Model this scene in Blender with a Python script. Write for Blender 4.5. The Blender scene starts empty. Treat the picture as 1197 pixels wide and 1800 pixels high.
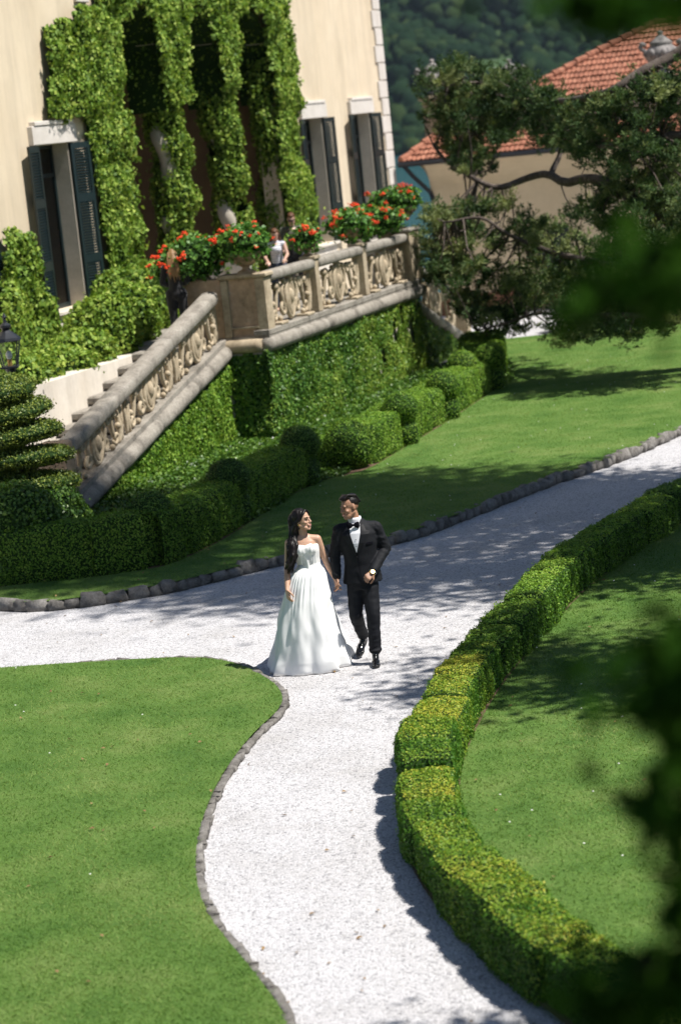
import bpy, bmesh, math, random
import numpy as np
from mathutils import Vector, Matrix, noise as mnoise

random.seed(11)
RNG = np.random.default_rng(11)
SC = bpy.context.scene
COL = SC.collection

# ------------------------------------------------------------------ camera
PITCH, ROLL = math.radians(9.14), math.radians(5.99)
fw = Vector((0, math.cos(PITCH), -math.sin(PITCH)))
up = Vector((0, math.sin(PITCH), math.cos(PITCH)))
rt = Vector((1, 0, 0))
cx_ = rt * math.cos(ROLL) - up * math.sin(ROLL)
cy_ = rt * math.sin(ROLL) + up * math.cos(ROLL)
cam = bpy.data.cameras.new('camera')
co = bpy.data.objects.new('camera', cam)
COL.objects.link(co)
m = Matrix((cx_, cy_, -fw)).transposed().to_4x4()
m.translation = (0, 0, 5.6)
co.matrix_world = m
cam.sensor_fit = 'VERTICAL'
cam.sensor_height = 36.0
cam.sensor_width = 24.0
cam.lens = 85.0
cam.clip_start = 0.1
cam.clip_end = 12000
cam.dof.use_dof = True
cam.dof.focus_distance = 25.2
cam.dof.aperture_fstop = 1.8
SC.camera = co

# ------------------------------------------------------------------ light
SUN_H = Vector((0.935, -0.355))
SUN_EL = math.radians(60)
world = bpy.data.worlds.new('World')
SC.world = world
world.use_nodes = True
wn = world.node_tree
bg = wn.nodes['Background']
sky = wn.nodes.new('ShaderNodeTexSky')
sky.sky_type = 'NISHITA'
sky.sun_disc = False
sky.sun_elevation = SUN_EL
sky.sun_rotation = math.atan2(SUN_H.x, SUN_H.y)
sky.altitude = 200
sky.dust_density = 0.6
wn.links.new(sky.outputs[0], bg.inputs[0])
bg.inputs[1].default_value = 0.055
sl = bpy.data.lights.new('sun', 'SUN')
sl.energy = 5.0
sl.angle = math.radians(0.53)
sl.color = (1.0, 0.955, 0.88)
so = bpy.data.objects.new('sun', sl)
COL.objects.link(so)
SUND = Vector((SUN_H.x * math.cos(SUN_EL), SUN_H.y * math.cos(SUN_EL), math.sin(SUN_EL))).normalized()
so.rotation_euler = SUND.to_track_quat('Z', 'Y').to_euler()
so.location = SUND * 60
SC.view_settings.view_transform = 'Standard'
SC.view_settings.look = 'None'
SC.view_settings.exposure = 0.66
SC.view_settings.gamma = 1.0
SC.render.engine = 'CYCLES'
SC.cycles.max_bounces = 8
SC.cycles.transparent_max_bounces = 12
SC.cycles.use_denoising = True

# ------------------------------------------------------------------ materials
def new_mat(name):
    mt = bpy.data.materials.new(name)
    mt.use_nodes = True
    nt = mt.node_tree
    b = nt.nodes['Principled BSDF']
    return mt, nt, b

def ramp(nt, stops):
    r = nt.nodes.new('ShaderNodeValToRGB')
    e = r.color_ramp.elements
    while len(e) < len(stops):
        e.new(0.5)
    for el, (p, c) in zip(e, stops):
        el.position = p
        el.color = (*c, 1)
    return r

def wpos(nt):
    return nt.nodes.new('ShaderNodeNewGeometry').outputs['Position']

def opos(nt):
    return nt.nodes.new('ShaderNodeTexCoord').outputs['Object']

def noise_tex(nt, vec, scale, detail=4, rough=0.55):
    n = nt.nodes.new('ShaderNodeTexNoise')
    n.inputs['Scale'].default_value = scale
    n.inputs['Detail'].default_value = detail
    n.inputs['Roughness'].default_value = rough
    nt.links.new(vec, n.inputs['Vector'])
    return n.outputs['Fac']

def mixc(nt, fac, a, b, mode='MIX'):
    mx = nt.nodes.new('ShaderNodeMix')
    mx.data_type = 'RGBA'
    mx.blend_type = mode
    for s, v in ((mx.inputs[0], fac), (mx.inputs[6], a), (mx.inputs[7], b)):
        if isinstance(v, (int, float)):
            s.default_value = v
        elif isinstance(v, tuple):
            s.default_value = (*v, 1)
        else:
            nt.links.new(v, s)
    return mx.outputs[2]

def bump(nt, b, h, strength=0.4, dist=0.02):
    bp = nt.nodes.new('ShaderNodeBump')
    bp.inputs['Strength'].default_value = strength
    bp.inputs['Distance'].default_value = dist
    nt.links.new(h, bp.inputs['Height'])
    nt.links.new(bp.outputs[0], b.inputs['Normal'])

def rough_mat(name, stops, scale=3.0, rough=0.85, bstr=0.4, bscale=30, bdist=0.02, fine=None, detail=5, spec=0.3, streak=0):
    """colour from one noise, a finer one over it, relief from a third"""
    mt, nt, b = new_mat(name)
    p = wpos(nt)
    f = noise_tex(nt, p, scale, detail, 0.62)
    r = ramp(nt, stops)
    nt.links.new(f, r.inputs[0])
    c = r.outputs[0]
    if fine:
        f2 = noise_tex(nt, p, fine[0], 3, 0.7)
        r2 = ramp(nt, [(0.3, (fine[1],) * 3), (0.7, (fine[2],) * 3)])
        nt.links.new(f2, r2.inputs[0])
        c = mixc(nt, 1.0, c, r2.outputs[0], 'MULTIPLY')
    if streak:
        mp = nt.nodes.new('ShaderNodeMapping')
        mp.inputs['Scale'].default_value = (1.6, 1.6, 0.16)
        nt.links.new(p, mp.inputs['Vector'])
        r3 = ramp(nt, [(0.32, (1 - streak,) * 3), (0.56, (1.0,) * 3)])
        nt.links.new(noise_tex(nt, mp.outputs[0], 1.4, 6, 0.65), r3.inputs[0])
        c = mixc(nt, 1.0, c, r3.outputs[0], 'MULTIPLY')
    nt.links.new(c, b.inputs['Base Color'])
    b.inputs['Roughness'].default_value = rough
    b.inputs['Specular IOR Level'].default_value = spec
    if bstr:
        bump(nt, b, noise_tex(nt, p, bscale, 5, 0.65), bstr, bdist)
    return mt

def plain(name, c, rough=0.5, metal=0.0, spec=0.5, sheen=0.0):
    mt, nt, b = new_mat(name)
    b.inputs['Base Color'].default_value = (*c, 1)
    b.inputs['Roughness'].default_value = rough
    b.inputs['Metallic'].default_value = metal
    b.inputs['Specular IOR Level'].default_value = spec
    b.inputs['Sheen Weight'].default_value = sheen
    return mt

def leaf_mat(name, dark, mid, light, rough=0.45, trans=0.3, nscale=1.5, namt=0.35, spec=0.4):
    """leaf colour by the leaf's own 'tint', drifting slowly over the plant"""
    mt, nt, b = new_mat(name)
    at = nt.nodes.new('ShaderNodeAttribute')
    at.attribute_name = 'tint'
    n = noise_tex(nt, wpos(nt), nscale, 3)
    ma = nt.nodes.new('ShaderNodeMath')
    ma.operation = 'MULTIPLY_ADD'
    nt.links.new(n, ma.inputs[0])
    ma.inputs[1].default_value = namt * 2
    ma.inputs[2].default_value = -namt
    ad = nt.nodes.new('ShaderNodeMath')
    ad.operation = 'ADD'
    ad.use_clamp = True
    nt.links.new(at.outputs['Fac'], ad.inputs[0])
    nt.links.new(ma.outputs[0], ad.inputs[1])
    r = ramp(nt, [(0.05, dark), (0.5, mid), (0.95, light)])
    nt.links.new(ad.outputs[0], r.inputs[0])
    nt.links.new(r.outputs[0], b.inputs['Base Color'])
    b.inputs['Roughness'].default_value = rough
    b.inputs['Specular IOR Level'].default_value = spec
    tr = nt.nodes.new('ShaderNodeBsdfTranslucent')
    nt.links.new(mixc(nt, 1.0, r.outputs[0], (1.0, 1.0, 0.55), 'MULTIPLY'), tr.inputs[0])
    ms = nt.nodes.new('ShaderNodeMixShader')
    ms.inputs[0].default_value = trans
    nt.links.new(b.outputs[0], ms.inputs[1])
    nt.links.new(tr.outputs[0], ms.inputs[2])
    nt.links.new(ms.outputs[0], nt.nodes['Material Output'].inputs[0])
    return mt

M = {}
M['cream'] = rough_mat('cream_render', [(0.3, (0.60, 0.50, 0.365)), (0.6, (0.66, 0.56, 0.42)), (0.8, (0.63, 0.53, 0.40))], 0.6, 0.9, 0.25, 40, 0.01, (2.2, 0.93, 1.0), streak=0.16)
M['white_render'] = rough_mat('white_render', [(0.3, (0.62, 0.56, 0.48)), (0.7, (0.74, 0.69, 0.62))], 1.2, 0.9, 0.25, 40, 0.01, (9, 0.9, 1.0), streak=0.2)
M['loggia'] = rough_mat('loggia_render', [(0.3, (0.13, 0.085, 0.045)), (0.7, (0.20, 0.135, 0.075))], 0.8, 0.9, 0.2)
M['ochre'] = rough_mat('ochre_render', [(0.3, (0.56, 0.46, 0.32)), (0.7, (0.63, 0.53, 0.38))], 0.5, 0.9, 0.2, 30, 0.01, (3, 0.9, 1.0))
M['trim'] = rough_mat('pale_trim_stone', [(0.3, (0.55, 0.51, 0.465)), (0.7, (0.64, 0.60, 0.56))], 2.5, 0.85, 0.3, 50, 0.01, (14, 0.9, 1.0))
M['jamb'] = rough_mat('grey_jamb_stone', [(0.3, (0.40, 0.36, 0.30)), (0.7, (0.52, 0.47, 0.40))], 2.5, 0.8, 0.2, 50, 0.01, (20, 0.9, 1.0))
M['stone'] = rough_mat('warm_carved_stone', [(0.28, (0.25, 0.20, 0.135)), (0.5, (0.46, 0.375, 0.265)), (0.75, (0.56, 0.475, 0.35))], 3.0, 0.9, 0.5, 45, 0.015, (16, 0.72, 1.0))
M['greystone'] = rough_mat('lichen_grey_stone', [(0.25, (0.15, 0.135, 0.115)), (0.5, (0.33, 0.30, 0.26)), (0.8, (0.44, 0.41, 0.36))], 4.0, 0.95, 0.7, 60, 0.02, (28, 0.62, 1.0))
M['pierstone'] = rough_mat('mottled_plaster', [(0.25, (0.13, 0.095, 0.06)), (0.45, (0.46, 0.33, 0.22)), (0.6, (0.52, 0.37, 0.26)), (0.8, (0.60, 0.52, 0.41))], 2.2, 0.92, 0.4, 40, 0.012, (9, 0.68, 1.0))  # pier plaster mottled by noise from dark brown to pale tan
M['kerb'] = rough_mat('kerb_stone', [(0.25, (0.085, 0.078, 0.07)), (0.5, (0.22, 0.205, 0.19)), (0.8, (0.36, 0.345, 0.325))], 6.0, 0.95, 0.8, 50, 0.02, (35, 0.6, 1.0))
M['soil'] = rough_mat('dry_soil', [(0.3, (0.085, 0.05, 0.032)), (0.7, (0.17, 0.11, 0.072))], 8, 0.95, 0.8, 60, 0.02)
M['shutter'] = plain('dark_green_paint', (0.006, 0.016, 0.018), 0.38, 0, 0.45)
M['iron'] = plain('dark_iron', (0.016, 0.019, 0.026), 0.42, 0.3)
M['bark'] = rough_mat('bark', [(0.3, (0.045, 0.035, 0.03)), (0.6, (0.12, 0.095, 0.08)), (0.8, (0.24, 0.21, 0.19))], 7, 0.9, 0.8, 30, 0.03)
M['dark'] = plain('interior_dark', (0.045, 0.037, 0.026), 0.9)
M['curtain'] = rough_mat('beige_curtain', [(0.3, (0.66, 0.56, 0.40)), (0.7, (0.78, 0.68, 0.50))], 4, 0.95, 0)
M['terracotta'] = rough_mat('terracotta_tile', [(0.28, (0.13, 0.055, 0.036)), (0.5, (0.33, 0.13, 0.08)), (0.72, (0.44, 0.23, 0.155))], 7, 0.85, 0.3, 40, 0.01, (1.1, 0.7, 1.0))
M['urnstone'] = rough_mat('weathered_grey_urn', [(0.3, (0.08, 0.075, 0.08)), (0.5, (0.22, 0.205, 0.20)), (0.75, (0.34, 0.315, 0.30))], 7, 0.95, 0.5, 40, 0.02)
M['potclay'] = rough_mat('aged_clay_urn', [(0.3, (0.10, 0.07, 0.045)), (0.5, (0.30, 0.215, 0.14)), (0.75, (0.46, 0.37, 0.27))], 8, 0.9, 0.5, 40, 0.015)
M['petal'] = rough_mat('geranium_red', [(0.3, (0.62, 0.03, 0.018)), (0.5, (0.80, 0.07, 0.022)), (0.72, (0.85, 0.15, 0.06))], 9, 0.6, 0, spec=0.25)
M['grass_ground'] = None

# leaves
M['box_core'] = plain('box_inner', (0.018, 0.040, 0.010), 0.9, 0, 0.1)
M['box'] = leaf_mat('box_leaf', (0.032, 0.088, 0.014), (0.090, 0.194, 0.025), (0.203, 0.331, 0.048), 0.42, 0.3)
M['box_bright'] = leaf_mat('box_leaf_fresh', (0.055, 0.135, 0.018), (0.155, 0.300, 0.036), (0.330, 0.460, 0.075), 0.5, 0.34, 1.5, 0.35, 0.2)
M['box_yellow'] = leaf_mat('box_leaf_yellow', (0.060, 0.160, 0.018), (0.215, 0.340, 0.038), (0.520, 0.490, 0.070), 0.5, 0.34, 1.5, 0.35, 0.2)
M['ivy'] = leaf_mat('villa_ivy_leaf', (0.061, 0.130, 0.019), (0.182, 0.300, 0.042), (0.416, 0.507, 0.106), 0.55, 0.3, 1.2, 0.3, 0.2)
M['creeper'] = leaf_mat('wall_creeper_leaf', (0.036, 0.109, 0.017), (0.116, 0.241, 0.033), (0.288, 0.387, 0.060), 0.45, 0.25, 0.9, 0.45, 0.4)
M['topiary'] = leaf_mat('topiary_leaf', (0.044, 0.086, 0.016), (0.140, 0.200, 0.030), (0.300, 0.330, 0.050), 0.5, 0.2, 5, 0.3)
M['bush'] = leaf_mat('shrub_leaf', (0.024, 0.069, 0.011), (0.072, 0.161, 0.021), (0.168, 0.270, 0.040), 0.4, 0.25, 3, 0.3)
M['juniper'] = leaf_mat('juniper_spray', (0.014, 0.034, 0.013), (0.068, 0.120, 0.042), (0.240, 0.275, 0.110), 0.6, 0.28, 0.7, 0.3, 0.15)
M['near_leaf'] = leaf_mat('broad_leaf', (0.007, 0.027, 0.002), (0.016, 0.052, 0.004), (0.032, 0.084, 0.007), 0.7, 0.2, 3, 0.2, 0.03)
M['geranium'] = leaf_mat('geranium_leaf', (0.036, 0.114, 0.019), (0.084, 0.216, 0.031), (0.180, 0.336, 0.060), 0.5, 0.3, 4, 0.3)
M['forest'] = leaf_mat('forest_leaf', (0.005, 0.016, 0.008), (0.014, 0.034, 0.013), (0.044, 0.068, 0.020), 0.85, 0.0, 0.012, 0.3, 0.05)
_nt = M['forest'].node_tree
bump(_nt, _nt.nodes['Principled BSDF'], noise_tex(_nt, wpos(_nt), 0.55, 4, 0.7), 1.0, 2.2)
M['grass_blade'] = leaf_mat('grass_blade', (0.067, 0.162, 0.026), (0.149, 0.257, 0.056), (0.292, 0.351, 0.124), 0.6, 0.38, 0.55, 0.55, 0.12)

def lawn_mat():
    mt, nt, b = new_mat('mown_lawn')
    p = wpos(nt)
    r = ramp(nt, [(0.28, (0.063, 0.148, 0.026)), (0.52, (0.122, 0.220, 0.046)), (0.78, (0.212, 0.278, 0.086))])
    nt.links.new(noise_tex(nt, p, 1.1, 6, 0.65), r.inputs[0])
    r2 = ramp(nt, [(0.3, (0.6, 0.6, 0.6)), (0.7, (1.1, 1.1, 1.1))])
    nt.links.new(noise_tex(nt, p, 55, 3, 0.7), r2.inputs[0])
    nt.links.new(mixc(nt, 1.0, r.outputs[0], r2.outputs[0], 'MULTIPLY'), b.inputs['Base Color'])
    b.inputs['Roughness'].default_value = 0.8
    b.inputs['Specular IOR Level'].default_value = 0.15
    bump(nt, b, noise_tex(nt, p, 90, 3, 0.7), 0.9, 0.02)
    return mt
M['lawn'] = lawn_mat()

def gravel_mat():
    mt, nt, b = new_mat('white_gravel')
    p = wpos(nt)
    v = nt.nodes.new('ShaderNodeTexVoronoi')
    v.inputs['Scale'].default_value = 62
    nt.links.new(p, v.inputs['Vector'])
    sep = nt.nodes.new('ShaderNodeSeparateColor')
    nt.links.new(v.outputs['Color'], sep.inputs[0])
    r = ramp(nt, [(0.0, (0.20, 0.20, 0.21)), (0.18, (0.41, 0.405, 0.42)), (0.5, (0.50, 0.492, 0.51)), (1.0, (0.58, 0.572, 0.59))])
    nt.links.new(sep.outputs[0], r.inputs[0])
    r2 = ramp(nt, [(0.3, (0.80, 0.79, 0.77)), (0.5, (0.95, 0.95, 0.95)), (0.65, (1.0, 1.0, 1.0))])
    nt.links.new(noise_tex(nt, p, 0.8, 8, 0.68), r2.inputs[0])
    nt.links.new(mixc(nt, 1.0, r.outputs[0], r2.outputs[0], 'MULTIPLY'), b.inputs['Base Color'])
    b.inputs['Roughness'].default_value = 0.95
    b.inputs['Specular IOR Level'].default_value = 0.2
    inv = nt.nodes.new('ShaderNodeMath')
    inv.operation = 'SUBTRACT'
    inv.inputs[0].default_value = 1.0
    nt.links.new(v.outputs['Distance'], inv.inputs[1])
    bump(nt, b, inv.outputs[0], 0.8, 0.012)
    return mt
M['gravel'] = gravel_mat()

def water_mat():
    mt, nt, b = new_mat('lake_water')
    b.inputs['Base Color'].default_value = (0.006, 0.050, 0.066, 1)
    b.inputs['Roughness'].default_value = 0.22
    b.inputs['IOR'].default_value = 1.33
    bump(nt, b, noise_tex(nt, wpos(nt), 0.35, 5, 0.6), 0.5, 0.5)
    return mt
M['water'] = water_mat()

def glass_mat():
    mt, nt, b = new_mat('window_glass')
    t = nt.nodes.new('ShaderNodeBsdfTransparent')
    t.inputs[0].default_value = (0.85, 0.87, 0.86, 1)
    g = nt.nodes.new('ShaderNodeBsdfGlossy')
    g.inputs[1].default_value = 0.03
    fr = nt.nodes.new('ShaderNodeFresnel')
    fr.inputs[0].default_value = 1.5
    ms = nt.nodes.new('ShaderNodeMixShader')
    nt.links.new(fr.outputs[0], ms.inputs[0])
    nt.links.new(t.outputs[0], ms.inputs[1])
    nt.links.new(g.outputs[0], ms.inputs[2])
    nt.links.new(ms.outputs[0], nt.nodes['Material Output'].inputs[0])
    return mt
M['glass'] = glass_mat()

# ------------------------------------------------------------------ mesh helpers
def tag(o, label=None, cat=None, group=None, kind=None):
    if label: o['label'] = label
    if cat: o['category'] = cat
    if group: o['group'] = group
    if kind: o['kind'] = kind
    return o

def empty(name, loc, label=None, cat=None, group=None, kind=None):
    o = bpy.data.objects.new(name, None)
    COL.objects.link(o)
    o.location = loc
    o.empty_display_size = 0.2
    return tag(o, label, cat, group, kind)

def link(name, me, parent=None, loc=None):
    o = bpy.data.objects.new(name, me)
    COL.objects.link(o)
    if parent is not None:
        o.parent = parent
    if loc is not None:
        o.location = loc
    return o

def origin_of(parent):
    o = np.zeros(3)
    while parent is not None:
        o += np.array(parent.location)
        parent = parent.parent
    return o

def npmesh(name, V, F, mats, mi=None, tint=None, smooth=False):
    """V (n,3); F = list of (k-column) index arrays"""
    if not isinstance(F, list):
        F = [F]
    F = [f for f in F if len(f)]
    me = bpy.data.meshes.new(name)
    V = np.asarray(V, np.float32)
    me.vertices.add(len(V))
    me.vertices.foreach_set('co', V.ravel())
    tot = np.concatenate([np.full(len(f), f.shape[1], np.int32) for f in F])
    idx = np.concatenate([f.ravel() for f in F]).astype(np.int32)
    me.loops.add(len(idx))
    me.loops.foreach_set('vertex_index', idx)
    me.polygons.add(len(tot))
    st = np.concatenate([[0], np.cumsum(tot)[:-1]]).astype(np.int32)
    me.polygons.foreach_set('loop_start', st)
    me.polygons.foreach_set('loop_total', tot)
    if mi is not None:
        me.polygons.foreach_set('material_index', np.asarray(mi, np.int32))
    if smooth is not False:
        sm = np.ones(len(tot), bool) if smooth is True else np.asarray(smooth, bool)
        me.polygons.foreach_set('use_smooth', sm)
    for mt in (mats if isinstance(mats, (list, tuple)) else [mats]):
        me.materials.append(mt)
    if tint is not None:
        a = me.attributes.new('tint', 'FLOAT', 'POINT')
        a.data.foreach_set('value', np.asarray(tint, np.float32))
    me.update(calc_edges=True)
    return me

def npobj(name, V, F, mats, parent=None, **k):
    V = np.asarray(V, float) - origin_of(parent)
    return link(name, npmesh(name, V, F, mats, **k), parent)

class MB:
    """collects shapes for ONE mesh"""
    def __init__(s):
        s.v, s.f, s.m = [], [], []
    def add(s, V, F, mi=0):
        o = len(s.v)
        s.v.extend([tuple(map(float, p)) for p in V])
        s.f.extend([tuple(int(i) + o for i in f) for f in F])
        s.m.extend([mi] * len(F))
        return s
    def box(s, lo, hi, fr=None, mi=0, bev=0.0):
        """axis box in the frame fr (function local->world)"""
        x0, y0, z0 = lo
        x1, y1, z1 = hi
        if bev:
            b = bev
            V = []
            for zz, i in ((z0, b), (z0 + b, 0), (z1 - b, 0), (z1, b)):
                V += [(x0 + i, y0 + i, zz), (x1 - i, y0 + i, zz), (x1 - i, y1 - i, zz), (x0 + i, y1 - i, zz)]
            F = [(3, 2, 1, 0), (12, 13, 14, 15)]
            for k in range(3):
                for j in range(4):
                    a, c = 4 * k + j, 4 * k + (j + 1) % 4
                    F.append((a, c, c + 4, a + 4))
        else:
            V = [(x0, y0, z0), (x1, y0, z0), (x1, y1, z0), (x0, y1, z0), (x0, y0, z1), (x1, y0, z1), (x1, y1, z1), (x0, y1, z1)]
            F = [(3, 2, 1, 0), (4, 5, 6, 7), (0, 1, 5, 4), (1, 2, 6, 5), (2, 3, 7, 6), (3, 0, 4, 7)]
        if fr: V = [fr(*p) for p in V]
        return s.add(V, F, mi)
    def extrude(s, poly, h0, h1, fr, mi=0):
        """poly: 2D list, fr(u,v,h)->world"""
        n = len(poly)
        V = [fr(u, v, h0) for u, v in poly] + [fr(u, v, h1) for u, v in poly]
        F = [tuple(range(n - 1, -1, -1)), tuple(range(n, 2 * n))]
        F += [(i, (i + 1) % n, n + (i + 1) % n, n + i) for i in range(n)]
        return s.add(V, F, mi)
    def tube(s, path, radii, sides=8, mi=0, cap=True, flat=1.0, flat_axis=None, pw=1.0):
        P = [Vector(p) for p in path]
        n = len(P)
        if not hasattr(radii, '__len__'): radii = [radii] * n
        V, F = [], []
        ref = Vector((0, 0, 1)) if flat_axis is None else Vector(flat_axis)
        prev = None
        for i in range(n):
            t = (P[min(i + 1, n - 1)] - P[max(i - 1, 0)]).normalized()
            if flat_axis is not None:
                a = ref
                b = t.cross(a).normalized()
            else:
                if prev is None:
                    b = t.orthogonal().normalized()
                else:
                    b = (prev - t * prev.dot(t)).normalized()
                prev = b
                a = t.cross(b)
            for k in range(sides):
                w = 2 * math.pi * k / sides
                cw, sw = math.cos(w), math.sin(w)
                if pw != 1.0:
                    cw, sw = math.copysign(abs(cw) ** pw, cw), math.copysign(abs(sw) ** pw, sw)
                V.append(P[i] + b * (cw * radii[i]) + a * (sw * radii[i] * flat))
        for i in range(n - 1):
            for k in range(sides):
                k2 = (k + 1) % sides
                F.append((i * sides + k, i * sides + k2, (i + 1) * sides + k2, (i + 1) * sides + k))
        if cap:
            F.append(tuple(range(sides - 1, -1, -1)))
            F.append(tuple(range((n - 1) * sides, n * sides)))
        return s.add(V, F, mi)
    def lathe(s, prof, at, n=16, mi=0, mod=None, fr=None):
        V, F = [], []
        for j, (r, z) in enumerate(prof):
            for k in range(n):
                w = 2 * math.pi * k / n
                rr = r * (mod(w, z) if mod else 1)
                p = (at[0] + rr * math.cos(w), at[1] + rr * math.sin(w), at[2] + z)
                V.append(fr(*p) if fr else p)
        for j in range(len(prof) - 1):
            for k in range(n):
                k2 = (k + 1) % n
                F.append((j * n + k, j * n + k2, (j + 1) * n + k2, (j + 1) * n + k))
        F.append(tuple(range(n - 1, -1, -1)))
        F.append(tuple(range((len(prof) - 1) * n, len(prof) * n)))
        return s.add(V, F, mi)
    def ball(s, c, r, fr=None, nu=10, nv=7, mi=0, R=None):
        """ellipsoid, r = radii triple, R optional rotation matrix"""
        if not hasattr(r, '__len__'): r = (r, r, r)
        V = [(0, 0, -1)]
        for j in range(1, nv):
            t = math.pi * j / nv
            for k in range(nu):
                w = 2 * math.pi * k / nu
                V.append((math.sin(t) * math.cos(w), math.sin(t) * math.sin(w), -math.cos(t)))
        V.append((0, 0, 1))
        F = []
        for k in range(nu):
            F.append((0, 1 + (k + 1) % nu, 1 + k))
        for j in range(nv - 2):
            for k in range(nu):
                a = 1 + j * nu + k
                b = 1 + j * nu + (k + 1) % nu
                F.append((a, b, b + nu, a + nu))
        e = len(V) - 1
        for k in range(nu):
            F.append((e, e - nu + k, e - nu + (k + 1) % nu))
        out = []
        for p in V:
            q = Vector((p[0] * r[0], p[1] * r[1], p[2] * r[2]))
            if R is not None: q = R @ q
            q = q + Vector(c)
            out.append(fr(*q) if fr else q)
        return s.add(out, F, mi)
    def build(s, name, mats, parent=None, smooth=False):
        o = origin_of(parent)
        me = bpy.data.meshes.new(name)
        me.from_pydata([(p[0] - o[0], p[1] - o[1], p[2] - o[2]) for p in s.v], [], s.f)
        for mt in (mats if isinstance(mats, (list, tuple)) else [mats]):
            me.materials.append(mt)
        me.polygons.foreach_set('material_index', s.m)
        if smooth:
            me.polygons.foreach_set('use_smooth', [True] * len(s.f))
        bm = bmesh.new()
        bm.from_mesh(me)
        bmesh.ops.recalc_face_normals(bm, faces=bm.faces)
        bm.to_mesh(me)
        bm.free()
        me.update()
        return link(name, me, parent)

def vnoise(P, scale, seed=0.0):
    """value noise on (n,3) by mathutils, -1..1"""
    return np.array([mnoise.noise(Vector((p[0] * scale + seed, p[1] * scale + seed * 1.7, p[2] * scale - seed))) for p in P])

def unit(A):
    return A / np.maximum(np.linalg.norm(A, axis=1, keepdims=True), 1e-9)

def sample_faces(V, F, density, n=None):
    """random points and normals over quads/tris"""
    V = np.asarray(V, float)
    T = []
    for f in F:
        f = np.asarray(f)
        if f.shape[1] == 4:
            T += [f[:, [0, 1, 2]], f[:, [0, 2, 3]]]
        else:
            T.append(f)
    T = np.concatenate(T)
    A, B, Cc = V[T[:, 0]], V[T[:, 1]], V[T[:, 2]]
    N = np.cross(B - A, Cc - A)
    ar = np.linalg.norm(N, axis=1) / 2
    if n is None:
        n = int(ar.sum() * density)
    i = RNG.choice(len(T), n, p=ar / ar.sum())
    u, v = RNG.random(n), RNG.random(n)
    fl = u + v > 1
    u[fl], v[fl] = 1 - u[fl], 1 - v[fl]
    P = A[i] + (B - A)[i] * u[:, None] + (Cc - A)[i] * v[:, None]
    return P, unit(N[i])

def leaf_quads(P, N, size, jit=0.7, asp=0.62, droop=0.0, fold=0.15, svar=0.35, along=None, lift=0.0):
    """one folded diamond leaf per point"""
    n = len(P)
    Nn = unit(N + RNG.normal(size=(n, 3)) * jit)
    t = RNG.normal(size=(n, 3))
    if along is not None:
        t = along + t * 0.35
    t[:, 2] -= droop * 2
    t = unit(t - Nn * (t * Nn).sum(1, keepdims=True))
    b = np.cross(Nn, t)
    s = size * (1 + RNG.uniform(-svar, svar, n))[:, None]
    c = P + Nn * lift
    V = np.empty((n, 4, 3))
    V[:, 0] = c - t * s * 0.5
    V[:, 1] = c + b * s * asp * 0.5 + Nn * s * fold - t * s * 0.08
    V[:, 2] = c + t * s * 0.5
    V[:, 3] = c - b * s * asp * 0.5 + Nn * s * fold - t * s * 0.08
    F = np.arange(4 * n).reshape(n, 4)
    return V.reshape(-1, 3), F

def leafy(name, V, F, mats, parent=None, density=1500, size=0.03, jit=0.7, asp=0.62, droop=0.0, tmean=0.5, tsd=0.22,
          push=0.02, tfun=None, keep=None, n=None, kind=None):
    """dark core + leaf-sized faces over it, one mesh"""
    V = np.asarray(V, float)
    F = F if isinstance(F, list) else [F]
    P, N = sample_faces(V, F, density, n)
    if keep is not None:
        k = keep(P)
        P, N = P[k], N[k]
    stray = (RNG.random((len(P), 1)) < 0.04) * RNG.random((len(P), 1)) * size * 1.6
    P = P + N * (RNG.random((len(P), 1)) * push * 1.6 - push * 0.2 + stray)
    LV, LF = leaf_quads(P, N, size, jit, asp, droop)
    tint = np.clip(RNG.normal(tmean, tsd, len(P)), 0, 1)
    if tfun is not None:
        tint = np.clip(tint + tfun(P, N), 0, 1)
    off = len(V)
    nc = sum(len(f) for f in F)
    AV = np.concatenate([V, LV])
    mi = np.concatenate([np.zeros(nc), np.ones(len(LF))])
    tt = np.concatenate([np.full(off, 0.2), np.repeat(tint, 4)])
    o = npobj(name, AV, F + [LF + off], mats, parent, mi=mi, tint=tt)
    return o

def grid_faces(nu, nv, wrap_u=False, wrap_v=False):
    """quads of an nu x nv lattice (index = i*nv+j)"""
    I, J = np.meshgrid(np.arange(nu if wrap_u else nu - 1), np.arange(nv if wrap_v else nv - 1), indexing='ij')
    I, J = I.ravel(), J.ravel()
    I2, J2 = (I + 1) % nu, (J + 1) % nv
    return np.stack([I * nv + J, I2 * nv + J, I2 * nv + J2, I * nv + J2], 1)

def inpoly(u, v, poly):
    u, v = np.asarray(u), np.asarray(v)
    c = np.zeros(u.shape, bool)
    n = len(poly)
    for i in range(n):
        x0, y0 = poly[i]
        x1, y1 = poly[(i + 1) % n]
        if y0 == y1: continue
        k = ((y0 > v) != (y1 > v)) & (u < (x1 - x0) * (v - y0) / (y1 - y0) + x0)
        c ^= k
    return c

def resample(pts, step):
    P = np.array(pts, float)
    d = np.concatenate([[0], np.cumsum(np.linalg.norm(np.diff(P, axis=0), axis=1))])
    n = max(2, int(round(d[-1] / step)) + 1)
    t = np.linspace(0, d[-1], n)
    return np.stack([np.interp(t, d, P[:, k]) for k in range(P.shape[1])], 1)

def smooth_path(pts, it=2):
    P = np.array(pts, float)
    for _ in range(it):
        Q = [P[0]]
        for a, b in zip(P[:-1], P[1:]):
            Q += [a * 0.75 + b * 0.25, a * 0.25 + b * 0.75]
        Q.append(P[-1])
        P = np.array(Q)
    return P

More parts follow.
